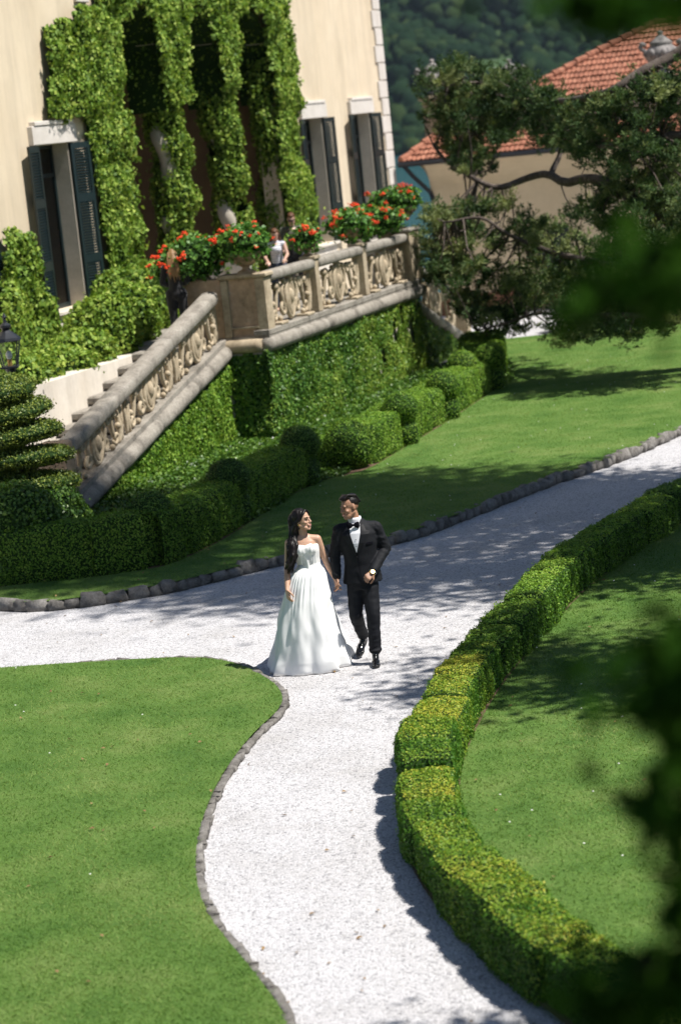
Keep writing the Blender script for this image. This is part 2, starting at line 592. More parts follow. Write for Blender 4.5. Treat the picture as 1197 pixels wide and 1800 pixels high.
def sheet(name, poly, z, mat, parent=None, step=None):
    me = bpy.data.meshes.new(name)
    bm = bmesh.new()
    vs = [bm.verts.new((x, y, z)) for x, y in poly]
    f = bm.faces.new(vs)
    if f.normal.z < 0: f.normal_flip()
    bmesh.ops.triangulate(bm, faces=bm.faces[:])
    bmesh.ops.recalc_face_normals(bm, faces=bm.faces[:])
    bm.normal_update()
    if sum(fc.normal.z for fc in bm.faces) < 0:
        bmesh.ops.reverse_faces(bm, faces=bm.faces[:])
    bm.to_mesh(me)
    bm.free()
    me.materials.append(mat)
    return link(name, me, parent)

# villa frame: s along the facade, d out from the balustrade line, z up
A_ = np.array([math.sin(math.radians(18.57)), math.cos(math.radians(18.57)), 0])
N_ = np.array([math.cos(math.radians(18.57)), -math.sin(math.radians(18.57)), 0])
O_ = np.array([-1.03, 42.13, 0.0])
def vf(s, d, z):
    return tuple(O_ + A_ * s + N_ * d + np.array([0, 0, z]))
def vfa(S, D, Z):
    return O_ + np.outer(S, A_) + np.outer(D, N_) + np.outer(Z, [0, 0, 1.0])
def vuv(u, v, h):      # polygon in (s,z), extruded along d
    return vf(u, h, v)

# ================================================================== SETTING
ISLAND = [(-0.66, 14.46), (-0.69, 14.71), (-0.81, 15.21), (-0.97, 15.8), (-1.1, 16.25), (-1.24, 16.78), (-1.34, 17.33), (-1.4, 17.97),
          (-1.42, 18.72), (-1.39, 19.51), (-1.33, 20.27), (-1.22, 21.07), (-1.08, 21.82), (-0.96, 22.3), (-0.8, 22.84), (-0.75, 23.31),
          (-0.81, 23.87), (-0.96, 24.39), (-1.18, 25.0), (-1.5, 25.48), (-1.88, 25.75), (-2.52, 25.91), (-3.29, 26.07), (-3.93, 26.17), (-6, 26.6), (-9, 27.2)]
ISLAND = [(-0.9, 8.0), (-0.66, 10.5), (-0.6, 12.5)] + ISLAND
CKERB = [(-4.62, 30.5), (-4.55, 30.05), (-4.25, 29.72), (-3.91, 29.5), (-3.48, 29.46), (-2.92, 29.57), (-2.29, 29.78), (-1.74, 30.2), (-1.24, 30.62), (-0.8, 31.0), (-0.05, 31.25),
         (0.6, 31.5), (1.04, 31.95), (1.55, 32.7), (2.07, 33.5), (2.65, 34.45), (3.24, 35.33), (4.03, 36.3), (4.7, 37.3), (5.65, 39.0), (7.2, 41.8), (9.5, 45.5)]
HFOOT = [(-4.55, 30.83), (-3.92, 30.86), (-3.34, 30.80), (-2.68, 30.95), (-2.31, 31.1), (-1.97, 31.8), (-1.56, 32.91), (-1.14, 34.55), (-0.32, 37.3),
         (0.44, 37.7), (1.12, 39.85), (1.89, 42.27), (2.63, 44.82), (3.3, 47.2), (3.62, 48.3)]
RH_LEFT = [(5.8, 34.6), (4.6, 32.06), (3.61, 30.27), (2.67, 28.29), (2.05, 26.78), (1.37, 24.57), (0.99, 23.36), (0.7, 22.23), (0.40, 20.81), (0.25, 19.67), (0.2, 18.79),
           (0.2, 17.81), (0.29, 16.89), (0.48, 15.89), (0.66, 15.23), (0.83, 14.61), (1.0, 14.05), (1.25, 13.3), (1.6, 12.4)]

# terrain: the promontory, flat under the garden, falling to the lake behind
gx, gy = np.linspace(-70, 70, 57), np.linspace(-30, 120, 76)
GX, GY = np.meshgrid(gx, gy, indexing='ij')
tt = np.clip((GY - 72) / 26, 0, 1)
tx = np.clip((np.abs(GX) - 38) / 26, 0, 1)
GZ = -0.03 - 24 * np.maximum(tt * tt * (3 - 2 * tt), tx * tx * (3 - 2 * tx))
o = npobj('ground', np.stack([GX.ravel(), GY.ravel(), GZ.ravel()], 1), grid_faces(57, 76), M['soil'])
tag(o, kind='structure')
o = sheet('gravel_path', [(-18, 3), (22, 3), (22, 70), (-18, 70)], 0.0, M['gravel'])
tag(o, kind='structure')
o = sheet('lake_water', [(-4000, -600), (4000, -600), (4000, 4000), (-4000, 4000)], -20.0, M['water'])
tag(o, kind='structure')

isl_poly = [tuple(p) for p in smooth_path(ISLAND, 2)] + [(-16, 27.6), (-16, 6.0), (-2.0, 6.0)]
LZ_I, LZ_C, LZ_R = 0.055, 0.13, 0.05
tag(sheet('island_lawn', isl_poly, LZ_I, M['lawn']), kind='structure')
ck = [tuple(p) for p in smooth_path(CKERB, 2)]
hf = [tuple(p) for p in smooth_path(HFOOT, 2)]
cen_poly = ck + [(12, 50), (10, 55.5), (6.8, 57.2), (4.9, 57.2), (4.0, 57.2), (3.95, 53.0), (3.85, 50.5), (3.72, 48.6)] + hf[::-1]
tag(sheet('centre_lawn', cen_poly, LZ_C, M['lawn']), kind='structure')
bed_poly = hf + [(3.72, 48.6), (3.85, 50.5), (3.95, 53.0), (3.4, 54.2)] + [tuple(vf(s, d, 0)[:2]) for s, d in ((11, 0.6), (10.2, 0.0), (0.3, -0.1), (0.2, -0.9), (-7.4, -0.9))] + [(-4.9, 33.0)]
tag(sheet('flower_bed', bed_poly, LZ_C - 0.02, M['soil']), kind='structure')
rl = smooth_path(RH_LEFT, 2)
rl_poly = [tuple(p + np.array([0.14, 0])) for p in rl] + [(3.5, 9), (16, 9), (16, 40), (9, 40)]
tag(sheet('right_lawn', rl_poly, LZ_R, M['lawn']), kind='structure')
# thin soil strip along the right hedge
strip = [tuple(p + np.array([0.02, 0])) for p in rl] + [tuple(p + np.array([0.50, -0.04])) for p in rl[::-1]]
tag(sheet('hedge_bed', strip, LZ_R + 0.006, M['soil']), kind='structure')

# grass blades standing on the lawns
def blades(name, poly, z, n, box, size, dens=None):
    P = np.stack([RNG.uniform(box[0], box[1], n), RNG.uniform(box[2], box[3], n)], 1)
    k = inpoly(P[:, 0], P[:, 1], poly)
    # keep only what the camera's wedge could see, generously
    k &= (np.abs(P[:, 0] - 0.0) < 0.235 * P[:, 1] + 1.0)
    P = P[k]
    if dens is not None:
        P = P[RNG.random(len(P)) < dens(P)]
    n = len(P)
    w = RNG.uniform(0, 2 * math.pi, n)
    h = size * RNG.uniform(0.35, 1.0, n)
    wd = size * 0.20
    lean = RNG.normal(0, 1.0, (n, 2)) * size
    V = np.empty((n, 3, 3))
    c, s = np.cos(w) * wd, np.sin(w) * wd
    V[:, 0] = np.stack([P[:, 0] - c, P[:, 1] - s, np.full(n, z - 0.003)], 1)
    V[:, 1] = np.stack([P[:, 0] + c, P[:, 1] + s, np.full(n, z - 0.003)], 1)
    V[:, 2] = np.stack([P[:, 0] + lean[:, 0], P[:, 1] + lean[:, 1], z + h], 1)
    pat = np.array([mnoise.noise(Vector((a * 2.3, b * 1.5, 7.7))) for a, b in P])
    tint = np.clip(RNG.normal(0.5, 0.13, n), 0, 1)
    # mowing stripes on the centre lawn run with the terrace; darker clover patches elsewhere
    if name == 'lawn_grass':
        q = (P - O_[:2]) @ N_[:2]
        tint = np.clip(tint + 0.07 * np.sin(q * 2 * math.pi / 1.5), 0, 1)
    tint = np.clip(tint + 0.26 * pat, 0, 1)
    V = V.reshape(-1, 3)
    F = np.arange(3 * n).reshape(n, 3)
    o = npobj(name, V, F, M['grass_blade'], tint=np.repeat(tint, 3))
    return tag(o, kind='stuff')

g = blades('grass', isl_poly, LZ_I, 420000, (-5.5, 0, 9.5, 27), 0.026, lambda P: np.clip((26 - P[:, 1]) / 14, 0.35, 1))
g = blades('lawn_grass', cen_poly, LZ_C, 260000, (-5, 9, 29, 57), 0.027)
g = blades('meadow_grass', rl_poly, LZ_R, 230000, (0, 6.5, 10, 36), 0.029)

# daisies in the grass
def daisies(n, poly, z, box):
    P = np.stack([RNG.uniform(box[0], box[1], n * 4), RNG.uniform(box[2], box[3], n * 4)], 1)
    P = P[inpoly(P[:, 0], P[:, 1], poly)][:n]
    mb = MB()
    for p in P:
        mb.ball((p[0], p[1], z + 0.03), (0.010, 0.010, 0.005), nu=6, nv=3)
    return mb
mb = daisies(9, isl_poly, LZ_I, (-4, 0, 14, 26))
mb2 = daisies(70, cen_poly, LZ_C, (-4, 7, 31, 52))
mb3 = daisies(30, rl_poly, LZ_R, (0.6, 4, 13, 30))
mb.add(mb2.v, mb2.f).add(mb3.v, mb3.f)
tag(mb.build('daisy_flowers', plain('daisy_white', (0.75, 0.75, 0.7), 0.7)), kind='stuff')

# loose stones on the gravel
n = 26000
P = np.stack([RNG.uniform(-5.5, 6, n), RNG.uniform(12.5, 37, n)], 1)
k = ~inpoly(P[:, 0], P[:, 1], isl_poly) & ~inpoly(P[:, 0], P[:, 1], cen_poly) & ~inpoly(P[:, 0], P[:, 1], rl_poly) & (np.abs(P[:, 0]) < 0.2 * P[:, 1] + 0.5)
P = P[k]
n = len(P)
oc = np.array([(1, 0, 0), (0, 1, 0), (-1, 0, 0), (0, -1, 0), (0, 0, 1)], float)
s = RNG.uniform(0.005, 0.013, (n, 1, 1))
w = RNG.uniform(0, 6.3, n)
R = np.stack([np.stack([np.cos(w), -np.sin(w), 0 * w], 1), np.stack([np.sin(w), np.cos(w), 0 * w], 1), np.stack([0 * w, 0 * w, 1 + 0 * w], 1)], 1)
V = np.einsum('nij,kj->nki', R, oc * np.array([1.2, 0.8, 0.7])) * s + np.concatenate([P, np.zeros((n, 1))], 1)[:, None, :]
Fk = np.array([(0, 1, 4), (1, 2, 4), (2, 3, 4), (3, 0, 4)])
F = (Fk[None] + 5 * np.arange(n)[:, None, None]).reshape(-1, 3)
pm = rough_mat('gravel_pebble', [(0.3, (0.17, 0.165, 0.165)), (0.6, (0.40, 0.39, 0.39)), (0.8, (0.54, 0.53, 0.53))], 60, 0.95, 0)
tag(npobj('gravel', V.reshape(-1, 3), F, pm), kind='stuff')

# a few fallen leaves
n = 240
P = np.stack([RNG.uniform(-5, 5.5, n), RNG.uniform(13.5, 36, n), np.full(n, 0.012)], 1)
k = inpoly(P[:, 0], P[:, 1], isl_poly); P[k, 2] = LZ_I + 0.02
k = inpoly(P[:, 0], P[:, 1], rl_poly); P[k, 2] = LZ_R + 0.02
k = inpoly(P[:, 0], P[:, 1], cen_poly); P[k, 2] = LZ_C + 0.03
lv, lf = leaf_quads(P, np.tile([0, 0, 1.0], (n, 1)), 0.045, 0.25, 0.55)
tag(npobj('fallen_leaves', lv, lf, rough_mat('dry_leaf', [(0.3, (0.10, 0.05, 0.02)), (0.7, (0.30, 0.20, 0.09))], 15, 0.8, 0)), kind='stuff')

# kerbs of single stones
def stone_mesh(i, L, W, Hh):
    rg = np.random.default_rng(100 + i)
    mb = MB().box((-L / 2, -W / 2, 0), (L / 2, W / 2, Hh), bev=min(W, Hh) * 0.2)
    V = np.array(mb.v)
    V += rg.normal(0, 0.1, V.shape) * np.array([L * 0.55, W * 0.9, Hh * 0.9]) * (V[:, 2:3] > 0.005)
    return npmesh('stone', V, [np.array([f for f in mb.f], int)], M['kerb'])
def kerb(root, path, L, W, Hh, inset, meshes):
    P = resample(path, 0.04)
    i, cnt = 0, 0
    while i < len(P) - 4:
        l = L * random.uniform(0.7, 1.35)
        st = max(2, int(l / 0.04))
        j = min(len(P) - 1, i + st)
        a, b = P[i], P[j]
        d = b - a
        c = (a + b) / 2 + np.array([-d[1], d[0]]) / (np.linalg.norm(d) + 1e-9) * (inset + random.uniform(-0.012, 0.012))
        o = link('stone', random.choice(meshes), root, (c[0], c[1], -0.012))
        o.rotation_euler = (random.uniform(-.06, .06), random.uniform(-.05, .05), math.atan2(d[1], d[0]) + random.uniform(-.06, .06))
        ln = np.linalg.norm(d)
        o.scale = (ln / L * 1.0, random.uniform(0.85, 1.15), random.uniform(0.85, 1.15))
        i = j
kr = empty('stone_kerb', (0, 0, 0), 'low rough stone kerb curving around the near left lawn', 'kerb', 'stone kerbs of the gravel path')
kerb(kr, smooth_path(ISLAND[2:26], 2), 0.16, 0.075, 0.062, -0.028, [stone_mesh(i, 0.16, 0.075, 0.062) for i in range(7)])
kr = empty('stone_kerb', (0, 0, 0), 'taller dark stone kerb holding up the lawn behind the couple', 'kerb', 'stone kerbs of the gravel path')
kerb(kr, smooth_path(CKERB, 2), 0.24, 0.15, 0.148, 0.045, [stone_mesh(20 + i, 0.24, 0.15, 0.148) for i in range(7)])

# far shore: wooded hillside over the lake
hx, hy = np.linspace(-500, 1500, 81), np.linspace(1450, 2900, 73)
HX, HY = np.meshgrid(hx, hy, indexing='ij')
def hill_h(x, y):
    d = y - 1535 - 40 * np.sin(x / 170.0) - 20 * np.sin(x / 61.0 + 1)
    base = np.where(d > 0, 0.36 * d + 16 * np.sin(x / 95 + d / 80) * np.clip(d / 120, 0, 1) + 9 * np.sin(x / 37 + 2 + d / 45) * np.clip(d / 120, 0, 1), d * 0.3)
    return -20.5 + np.minimum(base, 420 + 0.05 * d)
HZ = hill_h(HX, HY)
hm = rough_mat('hillside', [(0.3, (0.020, 0.048, 0.018)), (0.55, (0.045, 0.085, 0.026)), (0.75, (0.10, 0.14, 0.04))], 0.012, 0.95, 0.6, 0.08, 3.0)
tag(npobj('hillside', np.stack([HX.ravel(), HY.ravel(), HZ.ravel()], 1), grid_faces(81, 73), hm), kind='structure')

def crown_blob(seed):
    bm = bmesh.new()
    bmesh.ops.create_icosphere(bm, subdivisions=2, radius=1.0)
    for v in bm.verts:
        p = v.co.copy()
        k = 1 + 0.34 * mnoise.noise(p * 1.7 + Vector((seed * 7.3, 0, seed))) + 0.26 * mnoise.noise(p * 4.2 + Vector((0, seed * 3.1, 0)))
        v.co = Vector((p.x * k, p.y * k, p.z * k * 1.05))
    V = np.array([v.co[:] for v in bm.verts])
    F = np.array([[v.index for v in f.verts] for f in bm.faces])
    bm.free()
    return V, F
blobs = [crown_blob(i) for i in range(5)]
VV, FF, TT, off = [], [], [], 0
n = 7000
xs, ys = RNG.uniform(-30, 330, n), RNG.uniform(1530, 1960, n)
for x, y in zip(xs, ys):
    if abs(x - y * 0.083) > y * 0.083 + 35: continue
    d = y - 1535 - 40 * math.sin(x / 170.0)
    if d < 2: continue
    clear = mnoise.noise(Vector((x / 60.0, y / 85.0, 3.3)))
    if clear > 0.36: continue
    V, F = random.choice(blobs)
    if len(VV) > 2900: break
    r = random.uniform(2.4, 5.2) + 4.0 * random.random() ** 3
    c_, s_ = math.cos(x), math.sin(x)
    Vr = V @ np.array([[c_, -s_, 0], [s_, c_, 0], [0, 0, 1]]) * np.array([r, r, r * random.uniform(0.9, 1.25)])
    VV.append(Vr + np.array([x, y, hill_h(x, y) + r * 0.75]))
    FF.append(F + off)
    off += len(V)
    TT.append(np.full(len(V), np.clip(random.gauss(0.42, 0.2), 0, 1)))
# decimated share: the far wood reads as one mass
fo = npobj('far_forest', np.concatenate(VV), np.concatenate(FF), M['forest'], tint=np.concatenate(TT), smooth=True)
tag(fo, kind='stuff')
# a small pale house in a clearing of the hillside
def hill_hit(ax, ay, az):
    t = 1400.0
    while t < 3000 and 5.6 + az * t > hill_h(ax * t, ay * t):
        t += 4
    return np.array([ax * t, ay * t, 5.6 + az * t])
hp = hill_hit(0.0812, 0.9955, 0.0497)
hr = empty('far_house', hp, 'small pale house high among trees of the far hillside', 'house')
MB().box((hp[0] - 7, hp[1] - 4, hp[2] - 4), (hp[0] + 7, hp[1] + 4, hp[2] + 5)).build('wall', M['trim'], hr)
MB().extrude([(-5, 0), (5, 0), (0, 3)], hp[0] - 7.6, hp[0] + 7.6, lambda u, v, h: (h, hp[1] + u, hp[2] + 5 + v)).build('roof', M['terracotta'], hr)
mbw = MB()
for q in (-4, 0, 4):
    MB().box((hp[0] + q - 0.6, hp[1] - 4.15, hp[2] + 1), (hp[0] + q + 0.6, hp[1] - 3.9, hp[2] + 3)).build('window', M['dark'], hr)

# ================================================================== VILLA
FD = -4.5                       # facade plane
TZ = 2.0                        # terrace floor
villa = empty('villa', vf(8, FD, 0), 'cream villa with dark green shutters and an ivy covered loggia behind the terrace', 'villa')
wins = [(1.40, 2.79), (16.85, 18.28), (20.85, 22.34)]
WZ0, WZ1 = 2.66, 5.72
TOP = 9.75
arches = [6.65, 10.05, 13.45]
AR, AZ0, ASP = 1.28, 2.0, 7.15
def solids(s):
    for a, b in wins:
        if a <= s <= b: return [(0, WZ0), (WZ1, TOP)]
    for c in arches:
        if abs(s - c) < AR:
            return [(0, AZ0), (ASP + 0.95 * math.sqrt(AR * AR - (s - c) ** 2), TOP)]
    if arches[0] < s < arches[-1]: return [(0, AZ0), (ASP - 0.05, TOP)]
    return [(0, TOP)]
br = [-9.0, -4.0, 24.16]
for a, b in wins: br += [a, b]
for c in arches: br += list(np.linspace(c - AR, c + AR, 19))
br = sorted(set(round(x, 4) for x in br))
mb = MB()
for a, b in zip(br[:-1], br[1:]):
    for z0, z1 in solids((a + b) / 2):
        mb.box((a, FD - 0.42, z0), (b, FD, z1), vf)
mb.box((23.74, FD - 11, 0), (24.16, FD - 0.42, TOP), vf)
mb.box((-9.0, FD - 11, 0), (-8.6, FD - 0.42, TOP), vf)
wall = mb.build('wall', M['cream'], villa)
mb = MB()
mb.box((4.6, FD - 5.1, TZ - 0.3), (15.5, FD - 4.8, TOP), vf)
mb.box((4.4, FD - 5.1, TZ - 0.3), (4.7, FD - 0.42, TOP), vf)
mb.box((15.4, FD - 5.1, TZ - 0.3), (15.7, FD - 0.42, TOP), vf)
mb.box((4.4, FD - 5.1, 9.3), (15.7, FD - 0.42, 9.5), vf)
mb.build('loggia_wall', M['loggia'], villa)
for c in arches:
    MB().box((c - 0.55, FD - 4.81, TZ), (c + 0.55, FD - 4.74, TZ + 3.0), vf).build('loggia_door', M['shutter'], villa)
# eaves slab, out of the picture
MB().box((-9.6, FD - 11.6, TOP), (24.75, FD + 0.55, TOP + 0.28), vf).box((-9.3, FD - 11.3, TOP + 0.28), (24.45, FD + 0.3, TOP + 0.6), vf).build('cornice', M['trim'], villa)
MB().extrude([(FD + 0.7, TOP + 0.6), (FD - 5.5, TOP + 2.6), (FD - 11.7, TOP + 0.6)], -9.8, 24.9, lambda u, v, h: vf(h, u, v)).build('roof', M['terracotta'], villa)
# corner stones
qz = 0.0
k = 0
while qz < TOP - 0.1:
    w_ = 0.72 if k % 2 else 0.56
    h_ = min(0.468, TOP - qz - 0.002)
    MB().box((24.16 - w_, FD - 0.45, qz + 0.012), (24.22, FD + 0.05, qz + h_ - 0.012), vf, bev=0.012).build('quoin_stone', M['trim'], villa)
    qz += 0.468
    k += 1
# upper string stones above the loggia columns
for c in (4.2, 15.95):
    MB().box((c - 0.3, FD + 0.0, 8.35), (c + 0.3, FD + 0.07, 8.95), vf, bev=0.015).build('impost_stone', M['trim'], villa)

def shutter_mesh(w, h):
    fr, sl = MB(), MB()
    st = 0.085
    t = 0.022
    def L(x, y, z): return (x, y, z)
    fr.box((0, -t, 0), (st, t, h), L, bev=0.004).box((w - st, -t, 0), (w, t, h), L, bev=0.004)
    for z0, z1 in ((0, 0.13), (0.80, 0.97), (1.95, 2.12), (h - 0.12, h)):
        fr.box((st, -t + 0.002, z0), (w - st, t - 0.002, z1), L)
    for z0, z1 in ((0.13, 0.80), (0.97, 1.95), (2.12, h - 0.12)):
        q = z0 + 0.02
        while q < z1 - 0.02:
            sl.add([(st, t * 0.9, q), (w - st, t * 0.9, q), (w - st, -t * 0.9, q + 0.034), (st, -t * 0.9, q + 0.034),
                    (st, t * 0.9, q - 0.007), (w - st, t * 0.9, q - 0.007), (w - st, -t * 0.9, q + 0.027), (st, -t * 0.9, q + 0.027)],
                   [(0, 1, 2, 3), (7, 6, 5, 4), (0, 4, 5, 1), (2, 6, 7, 3)])
            q += 0.052
    return fr, sl
def shutter(hinge_s, side, ang, w, parent, d=FD + 0.05):
    """side -1 opens to smaller s, +1 to larger; ang = degrees off the wall"""
    fr, sl = shutter_mesh(w, WZ1 - WZ0 + 0.02)
    ca, sa = math.cos(math.radians(ang)), math.sin(math.radians(ang))
    def T(p): return vf(hinge_s + side * (p[0] * ca) - side * p[1] * sa * side, d + p[0] * sa + p[1] * ca, WZ0 - 0.02 + p[2])
    fr.v = [T(p) for p in fr.v]
    sl.v = [T(p) for p in sl.v]
    s_ = fr.build('shutter', M['shutter'], parent)
    x_ = sl.build('slats', M['shutter'], s_)
    x_['kind'] = 'stuff'
for (a, b), (al, ar, wl, wr) in zip(wins, ((9, 7, .70, .70), (10, 7, .72, .66), (10, 8, .72, .66))):
    fr = MB()
    c = (a + b) / 2
    y = FD - 0.33
    for x0, x1 in ((a, a + 0.07), (c - 0.035, c + 0.035), (b - 0.07, b)):
        fr.box((x0, y - 0.03, WZ0), (x1, y + 0.03, WZ1), vf)
    for z0, z1 in ((WZ0, WZ0 + 0.09), (WZ1 - 0.6, WZ1 - 0.53), (WZ1 - 0.07, WZ1)):
        fr.box((a + 0.07, y - 0.028, z0), (c - 0.035, y + 0.028, z1), vf).box((c + 0.035, y - 0.028, z0), (b - 0.07, y + 0.028, z1), vf)
    f_ = fr.build('window', M['shutter'], villa)
    for x0, x1 in ((a + 0.07, c - 0.035), (c + 0.035, b - 0.07)):
        for z0, z1 in ((WZ0 + 0.09, WZ1 - 0.6), (WZ1 - 0.53, WZ1 - 0.07)):
            MB().box((x0, y - 0.006, z0), (x1, y + 0.006, z1), vf).build('pane', M['glass'], f_)
    cu = MB()
    n_ = 60
    V = [vf(a + (b - a) * i / n_, y - 0.10 + 0.025 * math.sin(i * 1.1), z) for i in range(n_ + 1) for z in (WZ0, WZ1)]
    cu.add(V, [(2 * i, 2 * i + 2, 2 * i + 3, 2 * i + 1) for i in range(n_)])
    cu.build('curtain', M['curtain'], f_)
    # stone lining of the opening
    jb = MB().box((b, FD - 0.415, WZ0), (b + 0.10, FD + 0.012, WZ1), vf).box((b - 0.004, FD - 0.30, WZ0), (b, FD + 0.008, WZ1), vf)
    jb.box((a - 0.10, FD - 0.415, WZ0), (a, FD + 0.012, WZ1), vf).box((a, FD - 0.30, WZ0), (a + 0.004, FD + 0.008, WZ1), vf)
    jb.build('jamb', M['jamb'], villa)
    MB().box((a - 0.28, FD + 0.002, WZ1 + 0.01), (b + 0.28, FD + 0.10, WZ1 + 0.36), vf, bev=0.012).box((a - 0.18, FD + 0.002, WZ1 + 0.36), (b + 0.18, FD + 0.12, WZ1 + 0.44), vf, bev=0.01).build('lintel', M['trim'], villa)
    MB().box((a - 0.16, FD - 0.2, WZ0 - 0.07), (b + 0.16, FD + 0.14, WZ0 - 0.005), vf, bev=0.008).build('sill', M['white_render'], villa)
    MB().box((a - 0.10, FD + 0.002, 1.9), (b + 0.10, FD + 0.05, WZ0 - 0.08), vf, bev=0.008).build('apron', M['white_render'], villa)
    shutter(a, -1, al, wl, villa)
    shutter(b + 0.02, 1, ar, wr, villa)
# shutter of one more window at the left edge
shutter(-1.62, 1, 8, 0.70, villa)
# twisted loggia columns
for c in (8.35, 11.75):
    mb = MB()
    V, n_, H_ = [], 16, 52
    for j in range(H_ + 1):
        z = TZ + 0.9 + (ASP - TZ - 0.9) * j / H_
        r = 0.17 + 0.025 * math.cos(j * 0.55)
        ox, oy = 0.06 * math.cos(j * 0.30), 0.06 * math.sin(j * 0.30)
        for q in range(n_):
            w = 2 * math.pi * q / n_
            V.append(vf(c + ox + r * math.cos(w), FD - 0.28 + oy + r * math.sin(w), z))
    mb.add(V, [(j * n_ + q, j * n_ + (q + 1) % n_, (j + 1) * n_ + (q + 1) % n_, (j + 1) * n_ + q) for j in range(H_) for q in range(n_)])
    mb.build('column', M['jamb'], villa, smooth=True)
    MB().box((c - 0.42, FD - 0.7, TZ), (c + 0.42, FD + 0.14, TZ + 0.9), vf, bev=0.03).build('plinth', M['trim'], villa)

# ================================================================== TERRACE
ter = empty('garden_terrace', vf(5, 0, 0), 'stone terrace with a carved scroll balustrade over a creeper clad wall', 'terrace')
TS0, TS1 = 0.32, 10.15
mb = MB().box((TS0, FD + 0.0, -0.1), (TS1, -0.10, TZ - 0.002), vf)
mb.box((-9.0, FD + 0.0, -0.1), (TS0, -2.3, 1.93), vf)
mb.build('wall', M['white_render'], ter)
MB().box((TS0 - 0.02, FD + 0.06, TZ), (TS1 + 0.02, 0.02, TZ + 0.03), vf).build('paving', M['greystone'], ter)
# rounded string course under the balustrade (front and left flank)
def roll(p0, p1, r, zc, parent, mat=M['greystone'], slope=0.0, nseg=None, name='coping'):
    p0, p1 = np.array(p0, float), np.array(p1, float)
    L = np.linalg.norm(p1 - p0)
    nseg = nseg or max(1, int(L / 1.5))
    for i in range(nseg):
        q0, q1 = p0 + (p1 - p0) * (i / nseg), p0 + (p1 - p0) * ((i + 1) / nseg)
        d = (q1 - q0) / np.linalg.norm(q1 - q0) * 0.006
        mb = MB()
        ks = 6
        path = [vf(*(q0 + d + (q1 - q0 - 2 * d) * k / ks)) for k in range(ks + 1)]
        rr = [r * 0.93] + [r * random.uniform(0.98, 1.03) for _ in range(ks - 1)] + [r * 0.93]
        mb.tube(path, rr, 12)
        mb.build(name, mat, parent, smooth=True)
roll((TS0 - 0.10, -0.02, 1.87), (TS1 + 0.12, -0.02, 1.87), 0.135, 0, ter)
roll((TS0 - 0.02, -0.10, 1.87), (TS0 - 0.02, -0.86, 1.87), 0.125, 0, ter, M['stone'], nseg=1)
MB().box((TS0 - 0.03, -0.26, TZ + 0.03), (TS1 + 0.03, 0.03, TZ + 0.14), vf, bev=0.015).build('plinth_course', M['greystone'], ter)
# main pier: a long panelled block along the left flank
PZ = 3.14
def panel_pier(s0, s1, d0, d1, parent, face):
    MB().box((s0 + 0.03, d0 + 0.03, TZ + 0.03), (s1 - 0.03, d1 - 0.03, PZ - 0.08), vf).build('pier', M['pierstone'], parent)
    for ds0, ds1 in ((d0, d0 + 0.13), (d1 - 0.18, d1)):
        MB().box((s0 - 0.01, ds0, TZ + 0.03), (s1, ds1, PZ - 0.085), vf, bev=0.02).build('pilaster', M['stone'], parent)
    MB().box((s0 - 0.02, d0 + 0.13, TZ + 0.18), (s1, d1 - 0.18, TZ + 0.21), vf).build('moulding', M['stone'], parent)
    MB().box((s0 - 0.05, d0 - 0.03, PZ - 0.08), (s1 + 0.04, d1 + 0.05, PZ), vf, bev=0.02).build('pier_cap', M['stone'], parent)
panel_pier(TS0, TS0 + 0.34, -0.80, 0.02, ter, 0)
MB().box((TS0 + 0.03, -1.5, TZ + 0.03), (TS0 + 0.34, -0.82, PZ - 0.06), vf, bev=0.01).build('pier', M['pierstone'], ter)
MB().box((9.42, -0.62, TZ + 0.14), (10.12, 0.03, PZ + 0.02), vf, bev=0.02).build('pier', M['stone'], ter)
MB().box((9.40, -0.01, TZ + 0.12), (9.56, 0.06, PZ + 0.02), vf, bev=0.015).build('pilaster', M['stone'], ter)
MB().box((9.96, -0.01, TZ + 0.12), (10.16, 0.06, PZ + 0.02), vf, bev=0.015).build('pilaster', M['stone'], ter)
MB().box((9.38, -0.66, PZ + 0.022), (10.2, 0.09, PZ + 0.09), vf, bev=0.015).build('pier_cap', M['greystone'], ter)
posts = [3.30, 6.32]
for p in posts:
    MB().box((p - 0.12, -0.22, TZ + 0.14), (p + 0.12, 0.02, PZ - 0.02), vf, bev=0.015).box((p - 0.17, -0.26, PZ - 0.02), (p + 0.17, 0.05, PZ + 0.05), vf, bev=0.015).build('post', M['stone'], ter)
bays = [(TS0 + 0.36, posts[0] - 0.13), (posts[0] + 0.13, posts[1] - 0.13), (posts[1] + 0.13, 9.41)]
for a, b in bays:
    mb = MB()
    path = [vf(a + (b - a) * k / 8, -0.10, 3.04) for k in range(9)]
    mb.tube(path, [0.135] * 9, 16, flat=0.72, flat_axis=(0, 0, 1), pw=0.6)
    mb.build('handrail', M['greystone'], ter, smooth=True)

